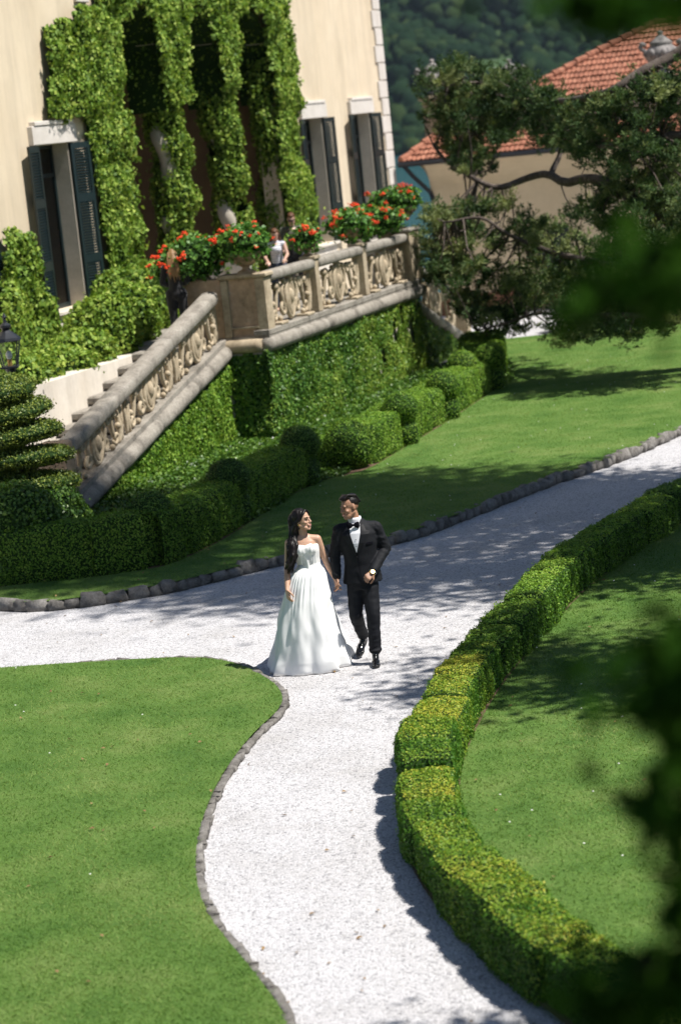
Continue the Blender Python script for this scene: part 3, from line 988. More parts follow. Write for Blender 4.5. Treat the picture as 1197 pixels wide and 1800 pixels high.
# carved scroll panel: volutes, C and S scrolls, a shell cartouche and small heads
def spiral(cx, cy, r0, r1, a0, turns, n=22):
    return [(cx + (r0 + (r1 - r0) * t) * math.cos(a0 + turns * 2 * math.pi * t), cy + (r0 + (r1 - r0) * t) * math.sin(a0 + turns * 2 * math.pi * t)) for t in np.linspace(0, 1, n)]
def bez(p0, p1, p2, p3, n=14):
    out = []
    for t in np.linspace(0, 1, n):
        out.append(tuple((1 - t) ** 3 * np.array(p0) + 3 * (1 - t) ** 2 * t * np.array(p1) + 3 * (1 - t) * t * t * np.array(p2) + t ** 3 * np.array(p3)))
    return out
def scroll_panel(L, h, place, seed=0):
    """place(u, v, w)->world, u 0..L, v 0..h, w out of the face"""
    rg = random.Random(seed)
    mb = MB()
    def tb(path, r, w=0.0, taper=True, flat=1.25):
        n = len(path)
        rr = [r * ((0.55 + 0.45 * math.sin(math.pi * min(1, i / (n - 1) * 1.05) ** 0.8)) if taper else 1) for i in range(n)]
        mb.tube([place(u, v, w + rg.uniform(-.004, .004)) for u, v in path], rr, 7)
    def half(c, sg, s):
        # s: half-width; built outward from the centre line c in direction sg
        X = lambda u: c + sg * u
        # big C scroll beside the cartouche
        q = spiral(X(0.30 * s), 0.28 * h, 0.045 * h, 0.21 * h, math.pi * (0.5 if sg > 0 else 0.5), (1.35 if sg > 0 else -1.35))
        tb(q, 0.040)
        tb(bez((q[-1][0], q[-1][1]), (X(0.45 * s), 0.75 * h), (X(0.25 * s), 0.98 * h), (X(0.16 * s), 0.80 * h)), 0.048)
        # S scroll running outward
        tb(bez((X(0.38 * s), 0.84 * h), (X(0.60 * s), 1.12 * h), (X(0.56 * s), 0.45 * h), (X(0.66 * s), 0.22 * h)), 0.050)
        tb(spiral(X(0.70 * s), 0.22 * h, 0.15 * h, 0.035 * h, math.pi * (1.0 if sg > 0 else 0.0), (1.2 if sg > 0 else -1.2)), 0.036)
        tb(spiral(X(0.48 * s), 0.80 * h, 0.14 * h, 0.03 * h, math.pi * (0.2 if sg > 0 else 0.8), (1.2 if sg > 0 else -1.2)), 0.036)
        # outer leaf and upright
        tb(bez((X(0.80 * s), 0.02 * h), (X(0.98 * s), 0.30 * h), (X(0.74 * s), 0.62 * h), (X(0.90 * s), 0.96 * h)), 0.052)
        tb(bez((X(0.93 * s), 0.04 * h), (X(0.90 * s), 0.4 * h), (X(1.0 * s), 0.6 * h), (X(0.95 * s), 0.95 * h)), 0.040)
        tb(spiral(X(0.84 * s), 0.74 * h, 0.10 * h, 0.02 * h, math.pi * (0.9 if sg > 0 else 0.1), (1.1 if sg > 0 else -1.1)), 0.032)
        # carved heads and tassels
        for (u, v, r) in ((0.62, 0.86, 0.085), (0.78, 0.47, 0.065), (0.52, 0.10, 0.06), (0.22, 0.93, 0.06)):
            p = place(X(u * s), v * h, 0.02)
            mb.ball(p, r * h * 1.15, nu=8, nv=5)
    c = L / 2
    half(c, 1, L / 2)
    half(c, -1, L / 2)
    tb([(c + 0.085 * L * math.cos(t), 0.5 * h + 0.44 * h * math.sin(t)) for t in np.linspace(0, 2 * math.pi, 26)], 0.045, 0.01, False)
    for k in range(-2, 3):
        tb(bez((c, 0.10 * h), (c + k * 0.03 * L, 0.3 * h), (c + k * 0.035 * L, 0.7 * h), (c + k * 0.022 * L, 0.93 * h), 9), 0.030, 0.025)
    mb.ball(place(c, 0.55 * h, 0.02), (0.09, 0.09, 0.2 * h), nu=8, nv=6)
    mb.ball(place(c, 0.98 * h, 0.02), 0.075, nu=8, nv=5)
    return mb
for i, (a, b) in enumerate(bays):
    mb = scroll_panel(b - a, 0.76, lambda u, v, w, a=a: vf(a + u, -0.11 + w, TZ + 0.16 + v), i)
    mb.build('scroll_panel', M['stone'], ter, smooth=True)
    for q in range(2):
        u0 = a + 0.3 + q * (b - a - 1.0)
        MB().box((u0, -0.2, TZ + 0.14), (u0 + 0.4, 0.035, TZ + 0.19), vf, bev=0.01).build('base_block', M['stone'], ter)

# left stair
ST_L, SLP, SD = -6.85, 0.2185, -0.80
def szs(s): return 1.70 + SLP * (s - TS0)          # underside line of the raking course
st = empty('garden_stair', vf(-3, -1.5, 0), 'stone stair with raking scroll balustrade climbing left of the terrace', 'stair')
nst = 10
for i in range(nst):
    z1 = TZ + 0.135 - i * 0.162
    s1 = TS0 - i * 0.70
    mb = MB().box((s1 - 0.78, -2.3, 0 if i == nst - 1 else max(0, z1 - 0.30)), (s1 + 0.0, SD - 0.16, z1 - 0.165), vf, bev=0.03)
    mb.build('step', M['greystone'], st)
mb = MB()
poly = [(ST_L, -0.05), (TS0, -0.05), (TS0, szs(TS0) + 0.02), (ST_L, max(0.05, szs(ST_L) + 0.02))]
mb.extrude(poly, SD - 0.26, SD - 0.06, vuv).build('side_wall', M['white_render'], st)
roll((ST_L, SD, szs(ST_L) + 0.10), (TS0 - 0.1, SD, szs(TS0 - 0.1) + 0.10), 0.145, 0, st, nseg=4)
for i in range(5):
    a = ST_L + 0.1 + i * (TS0 - ST_L - 0.15) / 5
    b = a + (TS0 - ST_L - 0.15) / 5 - 0.012
    mb = MB()
    V = []
    for s in (a, b):
        z = szs(s) + 0.20
        V += [vf(s, SD - 0.26, z), vf(s, SD + 0.02, z), vf(s, SD + 0.02, z + 0.13), vf(s, SD - 0.26, z + 0.13)]
    mb.add(V, [(0, 1, 2, 3), (7, 6, 5, 4), (0, 4, 5, 1), (1, 5, 6, 2), (2, 6, 7, 3), (3, 7, 4, 0)])
    mb.build('plinth_course', M['greystone'], st)
def rzl(s): return 2.775 + 0.238 * s
for i in range(3):
    a = ST_L - 0.05 + i * (TS0 - 0.25 - ST_L) / 3
    b = a + (TS0 - 0.25 - ST_L) / 3 - 0.01
    mb = MB()
    mb.tube([vf(a + (b - a) * k / 8, SD - 0.11, rzl(a + (b - a) * k / 8)) for k in range(9)], [0.16] * 9, 16, flat=0.75, flat_axis=(0, 0, 1), pw=0.6)
    mb.build('handrail', M['greystone'], st, smooth=True)
npan = 3
for i in range(npan):
    a = ST_L + 0.2 + i * (TS0 - 0.25 - ST_L) / npan
    L_ = (TS0 - 0.25 - ST_L) / npan - 0.06
    mb = scroll_panel(L_, 0.74, lambda u, v, w, a=a: vf(a + u, SD - 0.11 + w, szs(a + u) + 0.32 + v / 0.74 * (rzl(a + u) - 0.10 - szs(a + u) - 0.32)), 5 + i)
    mb.build('scroll_panel', M['stone'], st, smooth=True)
MB().box((ST_L - 0.28, SD - 0.32, 0), (ST_L, SD + 0.1, 1.35), vf, bev=0.03).build('end_post', M['pierstone'], st)

# right stair
rs = empty('garden_stair', vf(12, -1, 0), 'short stair with scroll balustrade going down at the far end of the terrace', 'stair')
def rz(s): return 1.30 - 0.315 * (s - 11.3)
RSD = -0.28
mb = MB().extrude([(TS1 + 0.15, -0.05), (15.0, -0.05), (15.0, 0.1), (TS1 + 0.15, rz(TS1 + 0.15) - 0.05)], RSD - 0.3, RSD - 0.05, vuv)
mb.build('side_wall', M['white_render'], rs)
roll((TS1 + 0.05, RSD, rz(TS1 + 0.05)), (14.95, RSD, rz(14.95)), 0.11, 0, rs, nseg=2)
mb = scroll_panel(3.6, 0.72, lambda u, v, w: vf(TS1 + 0.3 + u, RSD - 0.1 + w, rz(TS1 + 0.3 + u) + 0.14 + v), 9)
mb.build('scroll_panel', M['stone'], rs, smooth=True)
MB().box((14.5, RSD - 0.25, 0), (14.8, RSD + 0.05, 1.15), vf, bev=0.02).build('end_post', M['stone'], rs)
mb = MB()
mb.tube([vf(TS1 + 0.2 + k * 0.53, RSD - 0.1, rz(TS1 + 0.2 + k * 0.53) + 0.98) for k in range(9)], [0.10] * 9, 10)
mb.build('handrail', M['greystone'], rs, smooth=True)
for i in range(9):
    z1 = TZ - i * 0.2
    MB().box((TS1 + 0.05 + i * 0.5, -2.2, max(0, z1 - 0.3)), (TS1 + 0.6 + i * 0.5, RSD - 0.3, z1 - 0.2), vf, bev=0.02).build('step', M['greystone'], rs)

# ------------------------------------------------------------------ ivy and creeper
def wall_ivy(name, poly, d0, thick, cell, lumps, dens, size, mat, label, cat, edge=0.16, frame=vfa, holes=None, gap=None, tfun=None, droop=0.5, jit=0.6, parent=None, seed=0):
    """a leafy mat over the (s,z) polygon, growing out from depth d0"""
    us = [p[0] for p in poly]; vs = [p[1] for p in poly]
    U = np.arange(min(us) - cell, max(us) + cell * 2, cell)
    Vv = np.arange(min(vs) - cell, max(vs) + cell * 2, cell)
    GU, GV = np.meshgrid(U, Vv, indexing='ij')
    fu, fv_ = GU.ravel(), GV.ravel()
    Q = np.stack([fu, np.full_like(fu, seed), fv_], 1)
    n1 = vnoise(Q, 1.7, seed + 0.3)
    n2 = vnoise(Q, 4.1, seed + 5.1)
    wu, wv = fu + edge * (n1 + 0.6 * n2), fv_ + edge * (vnoise(Q, 1.9, seed + 9.7) + 0.6 * vnoise(Q, 4.6, seed + 3.3))
    inside = inpoly(wu, wv, poly)
    if holes is not None:
        for hpoly in holes: inside &= ~inpoly(wu, wv, hpoly)
    if gap is not None:
        inside &= n1 + 0.4 * n2 < gap
    ins = inside.reshape(GU.shape)
    # distance-ish taper at the edge
    k = ins.astype(float)
    for _ in range(3):
        kp = np.pad(k, 1)
        k = np.minimum(k, (kp[:-2, 1:-1] + kp[2:, 1:-1] + kp[1:-1, :-2] + kp[1:-1, 2:] + k) / 5) * ins
    D = d0 + (thick * (0.55 + lumps * n1.reshape(GU.shape) + lumps * 0.7 * n2.reshape(GU.shape))) * np.sqrt(k) - 0.02 * (1 - k)
    V = frame(fu, D.ravel(), fv_)
    nu, nv = GU.shape
    F = grid_faces(nu, nv)
    I = F // nv, F % nv
    F = F[ins.ravel()[F].all(1)]
    # outward winding
    a = V[F[0]]
    nn_ = np.cross(a[1] - a[0], a[2] - a[0])
    if nn_ @ (frame(np.array([0.]), np.array([1.]), np.array([0.])) - frame(np.array([0.]), np.array([0.]), np.array([0.])))[0] < 0: F = F[:, ::-1]
    used = np.unique(F)
    mp = -np.ones(len(V), int); mp[used] = np.arange(len(used))
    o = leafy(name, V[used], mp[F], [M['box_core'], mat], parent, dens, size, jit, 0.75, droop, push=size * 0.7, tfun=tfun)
    if label: tag(o, label, cat)
    return o

# villa ivy: a big mat left of the loggia, over its arches and round the columns
iv = empty('climbing_ivy', vf(6, FD, 2), 'thick glossy ivy covering the arches and columns of the villa loggia', 'ivy')
L_ivy = [(1.75, 6.08), (3.45, 6.16), (3.55, 5.0), (3.7, 3.2), (3.65, 2.0), (5.35, 2.0), (5.6, 4.0), (5.45, 6.2), (5.5, 7.4), (5.9, 8.05), (6.9, 8.3), (6.9, 8.97), (4.7, 8.97), (4.6, 8.3), (3.4, 8.25), (2.1, 7.9)]
wall_ivy('foliage', L_ivy, FD, 0.34, 0.12, 0.6, 1000, 0.088, M['ivy'], None, None, parent=iv, seed=1)
top_ivy = [(6.6, 8.97), (6.7, 8.35), (7.35, 7.95), (7.5, 7.3), (7.6, 6.6), (8.2, 6.15), (9.2, 6.35), (9.35, 7.3), (9.5, 8.0), (10.1, 8.35), (10.7, 8.1), (10.95, 7.3), (11.15, 6.5), (12.1, 6.4), (12.35, 7.4), (12.6, 8.0), (13.4, 8.4), (14.1, 8.1), (14.4, 7.2), (14.5, 6.0), (14.3, 4.5), (14.6, 3.2), (15.2, 2.7), (16.6, 3.1), (16.4, 4.4), (15.8, 5.2), (16.3, 6.4), (16.3, 7.6), (16.2, 8.3), (15.9, 8.97)]
wall_ivy('foliage', top_ivy, FD, 0.34, 0.12, 0.65, 1000, 0.088, M['ivy'], None, None, parent=iv, seed=4)
def column_ivy(c, seed, z0, z1, rad):
    nz, nw = 70, 22
    Z = np.linspace(z0, z1, nz)
    W = np.linspace(0, 2 * math.pi, nw, endpoint=False)
    ZZ, WW = np.meshgrid(Z, W, indexing='ij')
    Q = np.stack([np.cos(WW).ravel() * 0.5 + seed, np.sin(WW).ravel() * 0.5, ZZ.ravel()], 1)
    n1 = vnoise(Q, 1.5, seed)
    n2 = vnoise(Q, 3.6, seed + 4)
    r = rad * (0.88 + 0.50 * n1 + 0.30 * n2)
    ox = 0.16 * np.sin(ZZ.ravel() * 1.35 + seed)
    V = vfa(c + ox + r * np.cos(WW).ravel(), FD - 0.22 + r * np.sin(WW).ravel(), ZZ.ravel())
    F = grid_faces(nz, nw, False, True)
    spir = np.sin(WW.ravel() - ZZ.ravel() * 2.2 + seed * 2)
    ok = (n1 + 0.22 * spir > -0.58) | (ZZ.ravel() > z1 - 1.2)
    F = F[ok[F].all(1)]
    used = np.unique(F)
    mp = -np.ones(len(V), int); mp[used] = np.arange(len(used))
    leafy('foliage', V[used], mp[F], [M['box_core'], M['ivy']], iv, 950, 0.082, 0.75, 0.75, 0.5, push=0.08)
column_ivy(8.42, 1.0, TZ + 0.3, 7.1, 0.36)
column_ivy(11.80, 3.0, TZ + 0.3, 7.1, 0.37)
column_ivy(15.25, 7.0, TZ + 0.2, 6.8, 0.42)
column_ivy(14.85, 9.0, TZ + 1.5, 7.2, 0.22)
column_ivy(16.3, 11.0, TZ + 1.4, 4.6, 0.40)
# leaves lining the arches
for ci, c in enumerate(arches):
    th = np.linspace(-0.75, math.pi + 0.75, 40)
    dd = np.linspace(-0.75, 0.08, 8)
    TH, DD = np.meshgrid(th, dd, indexing='ij')
    rr = AR - 0.06
    x = c + rr * np.where((TH < 0) | (TH > math.pi), np.sign(np.cos(TH)), np.cos(TH))
    z = ASP + np.where(TH < 0, TH * 1.3, np.where(TH > math.pi, -(TH - math.pi) * 1.3, 0.95 * rr * np.sin(TH)))
    V = vfa(x.ravel(), FD + DD.ravel(), z.ravel())
    leafy('foliage', V, grid_faces(40, 8), [M['box_core'], M['ivy']], iv, 500, 0.088, 0.9, 0.75, 0.5, push=0.10)
# hanging curtains deep inside the arches
wall_ivy('foliage', [(5.6, 8.0), (6.2, 8.2), (6.6, 7.0), (7.4, 6.2), (7.7, 5.2), (6.9, 5.3), (6.1, 6.5), (5.5, 6.4)], FD - 0.7, 0.3, 0.12, 0.6, 420, 0.11, M['ivy'], None, None, parent=iv, seed=14)
# low ivy under the left window
low = [(-0.85, 4.25), (0.1, 4.32), (0.55, 3.85), (0.85, 2.9), (0.95, 2.25), (1.5, 2.1), (2.4, 2.15), (3.2, 2.35), (3.6, 2.5), (4.2, 2.3), (4.7, 1.95), (4.7, 1.45), (3.4, 1.5), (2.5, 1.35), (1.8, 1.3), (1.2, 1.4), (0.9, 1.9), (0.3, 1.55), (-0.1, 1.7), (-0.4, 1.95), (-1.2, 1.95), (-1.6, 2.3), (-1.3, 3.2)]
wall_ivy('climbing_ivy', low, FD, 0.42, 0.12, 0.5, 900, 0.092, M['ivy'], 'lush ivy with big leaves climbing the wall left of the shuttered window', 'ivy', seed=21)
# clipped ivy bushes at the landing, beside the loggia
bush_defs = [((3.4, -3.9, 2.45), (0.75, 0.6, 0.72)), ((4.55, -3.85, 2.45), (0.7, 0.6, 0.75)), ((2.3, -3.7, 2.0), (0.6, 0.5, 0.34)),
    ((-4.3, -3.0, 2.08), (0.62, 0.45, 0.30)), ((-3.2, -3.05, 1.98), (0.60, 0.42, 0.22)), ((-2.1, -3.0, 2.0), (0.62, 0.45, 0.24)), ((-1.05, -2.95, 2.08), (0.55, 0.45, 0.34)), ((0.05, -3.0, 2.35), (0.62, 0.5, 0.55)), ((1.15, -3.1, 2.45), (0.62, 0.5, 0.62))]
def ico(seed, sub=3, amp=0.12, sc=1.6):
    bm = bmesh.new()
    bmesh.ops.create_icosphere(bm, subdivisions=sub, radius=1.0)
    for v in bm.verts:
        v.co *= 1 + amp * mnoise.noise(v.co * sc + Vector((seed * 3.7, seed, 0))) + amp * 0.5 * mnoise.noise(v.co * sc * 2.7 + Vector((0, seed * 2.1, 5)))
    V = np.array([v.co[:] for v in bm.verts])
    F = np.array([[v.index for v in f.verts] for f in bm.faces])
    bm.free()
    return V, F
bl = ['rounded leafy shrub on the podium right below the left window', 'dark leafy shrub on the podium next to the woman in black', 'leafy shrub on the podium between the window and the stair head',
      'leafy shrub over the left end of the white podium wall, behind the lantern', 'low leafy shrub hanging over the white podium wall above the topiary', 'low leafy shrub over the middle of the white podium wall', 'leafy shrub over the white podium wall where the stair steps begin', 'tall leafy shrub left of the stair head', 'tall leafy shrub behind the head of the stair, nearest the woman in black']
for i, (c, r) in enumerate(bush_defs):
    V, F = ico(i + 3, 3, 0.2, 1.4)
    o = leafy('ivy_shrub', np.array(vf(*c)) + V * np.array(r), F, [M['box_core'], M['ivy']], None, 1000, 0.085, 0.7, 0.75, 0.3, push=0.08)
    tag(o, bl[i], 'shrub', 'ivy shrubs on the podium')
# creeper on the terrace wall
def cr_t(P, N):
    q = P - O_
    s = q @ A_
    n_ = np.array([mnoise.noise(Vector((a * 0.55, b * 0.5, 1.0))) for a, b in zip(s, P[:, 2])])
    return 0.30 * n_ + 0.16 * np.clip((s - 4) / 6, -0.4, 1)
front = [(TS0 - 0.16, 0.0), (TS1 + 0.05, 0.0), (TS1 + 0.05, 1.82), (TS0 - 0.16, 1.82)]
bare = [[(8.4, 1.8), (8.62, 1.8), (8.66, 1.35), (8.5, 1.2)], [(9.15, 1.35), (9.28, 1.35), (9.35, 0.9), (9.2, 0.85)], [(9.75, 1.8), (9.92, 1.8), (9.95, 1.05), (9.82, 1.0)], [(6.9, 1.0), (7.05, 1.0), (7.1, 0.6), (6.95, 0.55)], [(7.9, 1.45), (8.0, 1.45), (8.1, 1.1), (7.95, 1.05)]]
wall_ivy('wall_creeper', front, -0.10, 0.14, 0.10, 0.5, 2300, 0.052, M['creeper'], 'small leaved green creeper covering the sunlit front wall of the terrace', 'creeper', edge=0.05, holes=bare, tfun=cr_t, seed=31, jit=0.55)
flank = [(-0.86, 0.0), (0.02, 0.0), (0.02, 1.80), (-0.86, 1.80)]
def flank_fr(S, D, Z): return O_ + np.outer(TS0 - D, A_) + np.outer(S, N_) + np.outer(Z, [0, 0, 1.0])
wall_ivy('wall_creeper', flank, 0.0, 0.13, 0.09, 0.5, 2300, 0.052, M['creeper'], 'creeper in deep shade on the narrow flank between stair and terrace front', 'creeper', edge=0.04, frame=flank_fr, seed=35, jit=0.55)
raking = [(ST_L + 0.05, 0.0), (TS0 - 0.02, 0.0), (TS0 - 0.02, szs(TS0) - 0.02), (ST_L + 0.8, szs(ST_L + 0.8) - 0.0), (ST_L + 0.05, 0.1)]
wall_ivy('wall_creeper', raking, SD - 0.07, 0.15, 0.10, 0.5, 2300, 0.052, M['box_bright'], 'dense green creeper on the triangular side wall of the left stair', 'creeper', edge=0.03, seed=41, jit=0.55)
rrake = [(TS1 + 0.15, 0.0), (14.8, 0.0), (14.8, 0.12), (TS1 + 0.15, rz(TS1 + 0.15) - 0.1)]
wall_ivy('wall_creeper', rrake, RSD - 0.06, 0.14, 0.10, 0.5, 1800, 0.055, M['creeper'], 'creeper under the balustrade of the far stair beside the conifer', 'creeper', edge=0.03, seed=45, jit=0.55)

# ================================================================== HEDGES AND CLIPPED BOX
def hedge_block(name, path, width, h, z0, mat, parent, dens, size, seed, tm=0.5, wob=0.02, tfun=None, side=1):
    """one clipped shrub of a hedge: path = centre line of its foot (x,y)"""
    P = resample(path, 0.07)
    n = len(P)
    T = np.gradient(P, axis=0)
    T /= np.linalg.norm(T, axis=1, keepdims=True)
    Nr = np.stack([T[:, 1], -T[:, 0]], 1)
    c = 0.16
    prof = []
    w2 = width / 2
    for (u, v) in [(-w2 * 0.94, 0.0), (-w2, 0.2 * h), (-w2 * 1.0, 0.45 * h), (-w2, 0.7 * h), (-w2 * 0.98, h * 0.88), (-w2 * 0.90, h * 0.97), (-w2 * 0.6, h), (-w2 * 0.2, h * 1.01),
                   (w2 * 0.2, h * 1.01), (w2 * 0.6, h), (w2 * 0.90, h * 0.97), (w2 * 0.98, h * 0.88), (w2, 0.7 * h), (w2, 0.45 * h), (w2, 0.2 * h), (w2 * 0.94, 0.0)]:
        prof.append((u, v))
    prof = np.array(prof)
    m_ = len(prof)
    V = np.empty((n, m_, 3))
    for i in range(n):
        e = min(i, n - 1 - i)
        k = 1 - (0.13 if e == 0 else 0.03 if e == 1 else 0.0)
        kz = 1 - (0.065 if e == 0 else 0.01 if e == 1 else 0.0)
        V[i, :, 0] = P[i, 0] + Nr[i, 0] * prof[:, 0] * k
        V[i, :, 1] = P[i, 1] + Nr[i, 1] * prof[:, 0] * k
        V[i, :, 2] = z0 + prof[:, 1] * kz
    V = V.reshape(-1, 3)
    n1 = vnoise(V, 2.6, seed)
    n2 = vnoise(V, 7.0, seed + 3)
    cen = np.repeat(P, m_, axis=0)
    out = V - np.concatenate([cen, np.full((len(V), 1), z0 + h * 0.45)], 1)
    V = V + unit(out) * (wob * (n1 + 0.6 * n2))[:, None]
    F = grid_faces(n, m_)[:, ::-1]
    e0 = np.array([[0, k, k + 1] for k in range(1, m_ - 1)])
    e1 = np.array([[(n - 1) * m_, (n - 1) * m_ + k + 1, (n - 1) * m_ + k] for k in range(1, m_ - 1)])
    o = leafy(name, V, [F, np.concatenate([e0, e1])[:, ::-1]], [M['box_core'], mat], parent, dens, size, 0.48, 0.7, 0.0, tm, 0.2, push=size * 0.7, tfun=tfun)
    return o

def check_out(V, F): return V, F

# hedge on the right of the path
rhed = empty('box_hedge', (0.6, 18.0, 0), 'low box hedge of clipped yellow green blocks winding along the right of the gravel path', 'hedge')
L = resample(smooth_path(RH_LEFT, 2), 0.05)
T = np.gradient(L, axis=0); T /= np.linalg.norm(T, axis=1, keepdims=True)
CEN = L + np.stack([-T[:, 1], T[:, 0]], 1) * 0.25
lens = [1.3, 1.0, 1.2, 0.9, 1.1, 0.8, 0.9, 1.1, 0.9, 1.2, 1.0, 0.8, 0.7, 0.8, 0.7, 0.9, 0.8, 0.6, 0.9, 0.7, 0.8, 0.6, 0.8, 0.9, 0.8, 0.9, 1.0, 1.0]
mats_r = ['box'] * 4 + ['box_bright'] * 8 + ['box_yellow'] * 18
i = 0
arc = 0
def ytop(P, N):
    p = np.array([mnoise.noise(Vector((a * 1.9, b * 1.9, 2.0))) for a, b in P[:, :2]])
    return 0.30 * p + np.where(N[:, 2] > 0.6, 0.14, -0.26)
for k, (l, mk) in enumerate(zip(lens, mats_r)):
    j = min(len(CEN) - 1, i + int(l / 0.05))
    if j - i < 8: break
    near = CEN[i][1]
    tmk = random.choice([0.14, 0.22, 0.30, 0.42, 0.54]) if mk == 'box_yellow' else random.uniform(0.42, 0.62)
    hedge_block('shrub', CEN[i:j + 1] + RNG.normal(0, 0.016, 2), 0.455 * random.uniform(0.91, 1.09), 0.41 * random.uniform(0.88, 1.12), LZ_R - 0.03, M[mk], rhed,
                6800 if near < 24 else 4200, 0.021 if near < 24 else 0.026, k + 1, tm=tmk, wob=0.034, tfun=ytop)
    i = j + random.choice([0, 0, 1])

# hedge along the terrace, on the soil bed
chd = empty('box_hedge', (-1, 34, 0), 'dark clipped box hedge running below the creeper clad terrace wall', 'hedge')
Hf = resample(smooth_path(HFOOT, 1), 0.05)
T = np.gradient(Hf, axis=0); T /= np.linalg.norm(T, axis=1, keepdims=True)
HC = Hf + np.stack([-T[:, 1], T[:, 0]], 1) * 0.40
arc = np.concatenate([[0], np.cumsum(np.linalg.norm(np.diff(Hf, axis=0), axis=1))])
def at_y(y): return int(np.argmin(np.abs(Hf[:, 1] - y) + (Hf[:, 0] < -2.2) * (0 if y < 31.2 else 5)))
cuts = [0, 26, at_y(31.75), at_y(33.0), at_y(34.6), at_y(37.05)]
hs = [0.72, 0.72, 0.70, 0.66, 0.64]
for k in range(5):
    a, b = cuts[k], cuts[k + 1]
    if b - a < 6: continue
    hedge_block('shrub', HC[a:b + 1], 0.66, hs[k], LZ_C - 0.03, M['box_bright'], chd, 3000, 0.030, 30 + k, tm=0.45 if k < 3 else 0.5, wob=0.035)
hedge_block('shrub', [(-0.42, 38.75), (0.02, 38.55)], 0.55, 0.52, LZ_C - 0.03, M['box_bright'], chd, 3000, 0.030, 41, wob=0.04)
far_cuts = [38.6, 40.3, 42.2, 44.2, 46.2, 48.2]
for k in range(5):
    a, b = at_y(far_cuts[k]), at_y(far_cuts[k + 1])
    hedge_block('shrub', HC[a:b - 1] , 0.68, [0.64, 0.64, 0.62, 0.62, 0.60][k], LZ_C - 0.03, M['box_bright'], chd, 2700, 0.031, 50 + k, tm=0.52, wob=0.045)
hedge_block('shrub', [(3.2, 49.2), (3.35, 51.2), (3.5, 53.2)], 0.9, 0.62, LZ_C - 0.03, M['box_bright'], chd, 1800, 0.036, 58, wob=0.05)

balls = [(-10.13, 1.95, 0.80, .31, 'box ball in the shade nearest the foot of the stair'),
         (-7.56, 2.11, 0.80, .31, 'dark box ball second from the stair foot, behind the shaded hedge'),
         (-4.28, 2.08, 0.80, .30, 'box ball in front of the dark flank of the terrace'),
         (-0.62, 2.65, 0.78, .30, 'box ball at the middle of the creeper clad terrace wall'),
         (2.33, 2.59, 0.78, .30, 'box ball right of the middle of the terrace wall'),
         (5.57, 2.10, 0.78, .29, 'box ball beside the far stair, left one of a pair'),
         (6.34, 2.45, 0.80, .29, 'box ball beside the far stair, right one of a pair')]
for k, (s, d, z, r, lab) in enumerate(balls):
    s, d, z = s - 0.25, d - 0.02, z - 0.05
    V, F = ico(60 + k, 3, 0.05, 2.0)
    c = np.array(vf(s, d, z))
    V = V * np.array([r, r, r * 0.92])
    # stalk of the ball down into the bed
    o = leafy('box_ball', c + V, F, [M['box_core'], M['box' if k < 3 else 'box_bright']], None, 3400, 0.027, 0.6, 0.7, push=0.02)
    tag(o, lab, 'box ball', 'clipped box balls behind the terrace hedge')
    # each ball grows out of a rounded skirt
    V2, F2 = ico(80 + k, 2, 0.08, 2.0)
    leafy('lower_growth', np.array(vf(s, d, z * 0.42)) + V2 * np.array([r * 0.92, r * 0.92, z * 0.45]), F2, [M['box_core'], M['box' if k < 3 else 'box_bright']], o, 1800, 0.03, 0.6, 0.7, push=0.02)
V, F = ico(70, 3, 0.05, 2.0)
o = leafy('box_ball', np.array([0.25, 38.45, 0.47]) + V * np.array([.40, .40, .42]), F, [M['box_core'], M['box_bright']], None, 3000, 0.028, 0.6, 0.7, push=0.02)
tag(o, 'big round box ball standing in the hedge line against the lawn', 'box ball')

# low ground cover between hedge and terrace wall
su, dv_ = np.linspace(-7.6, 10.6, 100), np.linspace(-0.75, 2.5, 22)
SU, DV = np.meshgrid(su, dv_, indexing='ij')
q_ = np.clip((2.2 - DV) / 2.9, 0, 1)
ZB = LZ_C + 0.0 + 0.08 * q_ ** 1.4 + 0.03 * vnoise(np.stack([SU.ravel(), DV.ravel(), 0 * SU.ravel()], 1), 1.6, 2.0).reshape(SU.shape)
V = vfa(SU.ravel(), DV.ravel(), ZB.ravel())
F = grid_faces(100, 22)
cen_ = V[F].mean(1)
F = F[inpoly(cen_[:, 0], cen_[:, 1], bed_poly) & ~((SU.ravel()[F].mean(1) > 0.3) & (DV.ravel()[F].mean(1) < 0.0))]
a_ = V[F[0]]
if np.cross(a_[1] - a_[0], a_[2] - a_[0])[2] < 0: F = F[:, ::-1]
used = np.unique(F); mp = -np.ones(len(V), int); mp[used] = np.arange(len(used))
o = leafy('ground_cover', V[used], mp[F], [M['box_core'], M['bush']], None, 1100, 0.055, 0.7, 0.75, 0.2, push=0.05)
tag(o, kind='stuff')

# spiral topiary at the left edge
tp = empty('topiary', (-4.42, 33.5, 0), 'tall tiered topiary clipped into stacked discs left of the stair foot', 'topiary')
mb = MB()
mb.tube([(-4.42, 33.5, 0), (-4.40, 33.5, 1.2), (-4.44, 33.5, 2.4)], [0.07, 0.06, 0.03], 8)
mb.build('trunk', M['bark'], tp)
tiers = [(-4.47, 2.42, .46), (-4.42, 2.10, .58), (-4.37, 1.77, .66), (-4.33, 1.44, .70), (-4.33, 1.10, .74)]
for k, (x, z, r) in enumerate(tiers):
    V, F = ico(90 + k, 3, 0.10, 1.8)
    V = V * np.array([r, r, 0.135])
    V[:, 2] += 0.05 * np.sin(np.arctan2(V[:, 1], V[:, 0]) + k)
    leafy('foliage_disc', np.array([x, 33.5, z]) + V, F, [M['box_core'], M['topiary']], tp, 2200, 0.034, 0.75, 0.6, push=0.03)
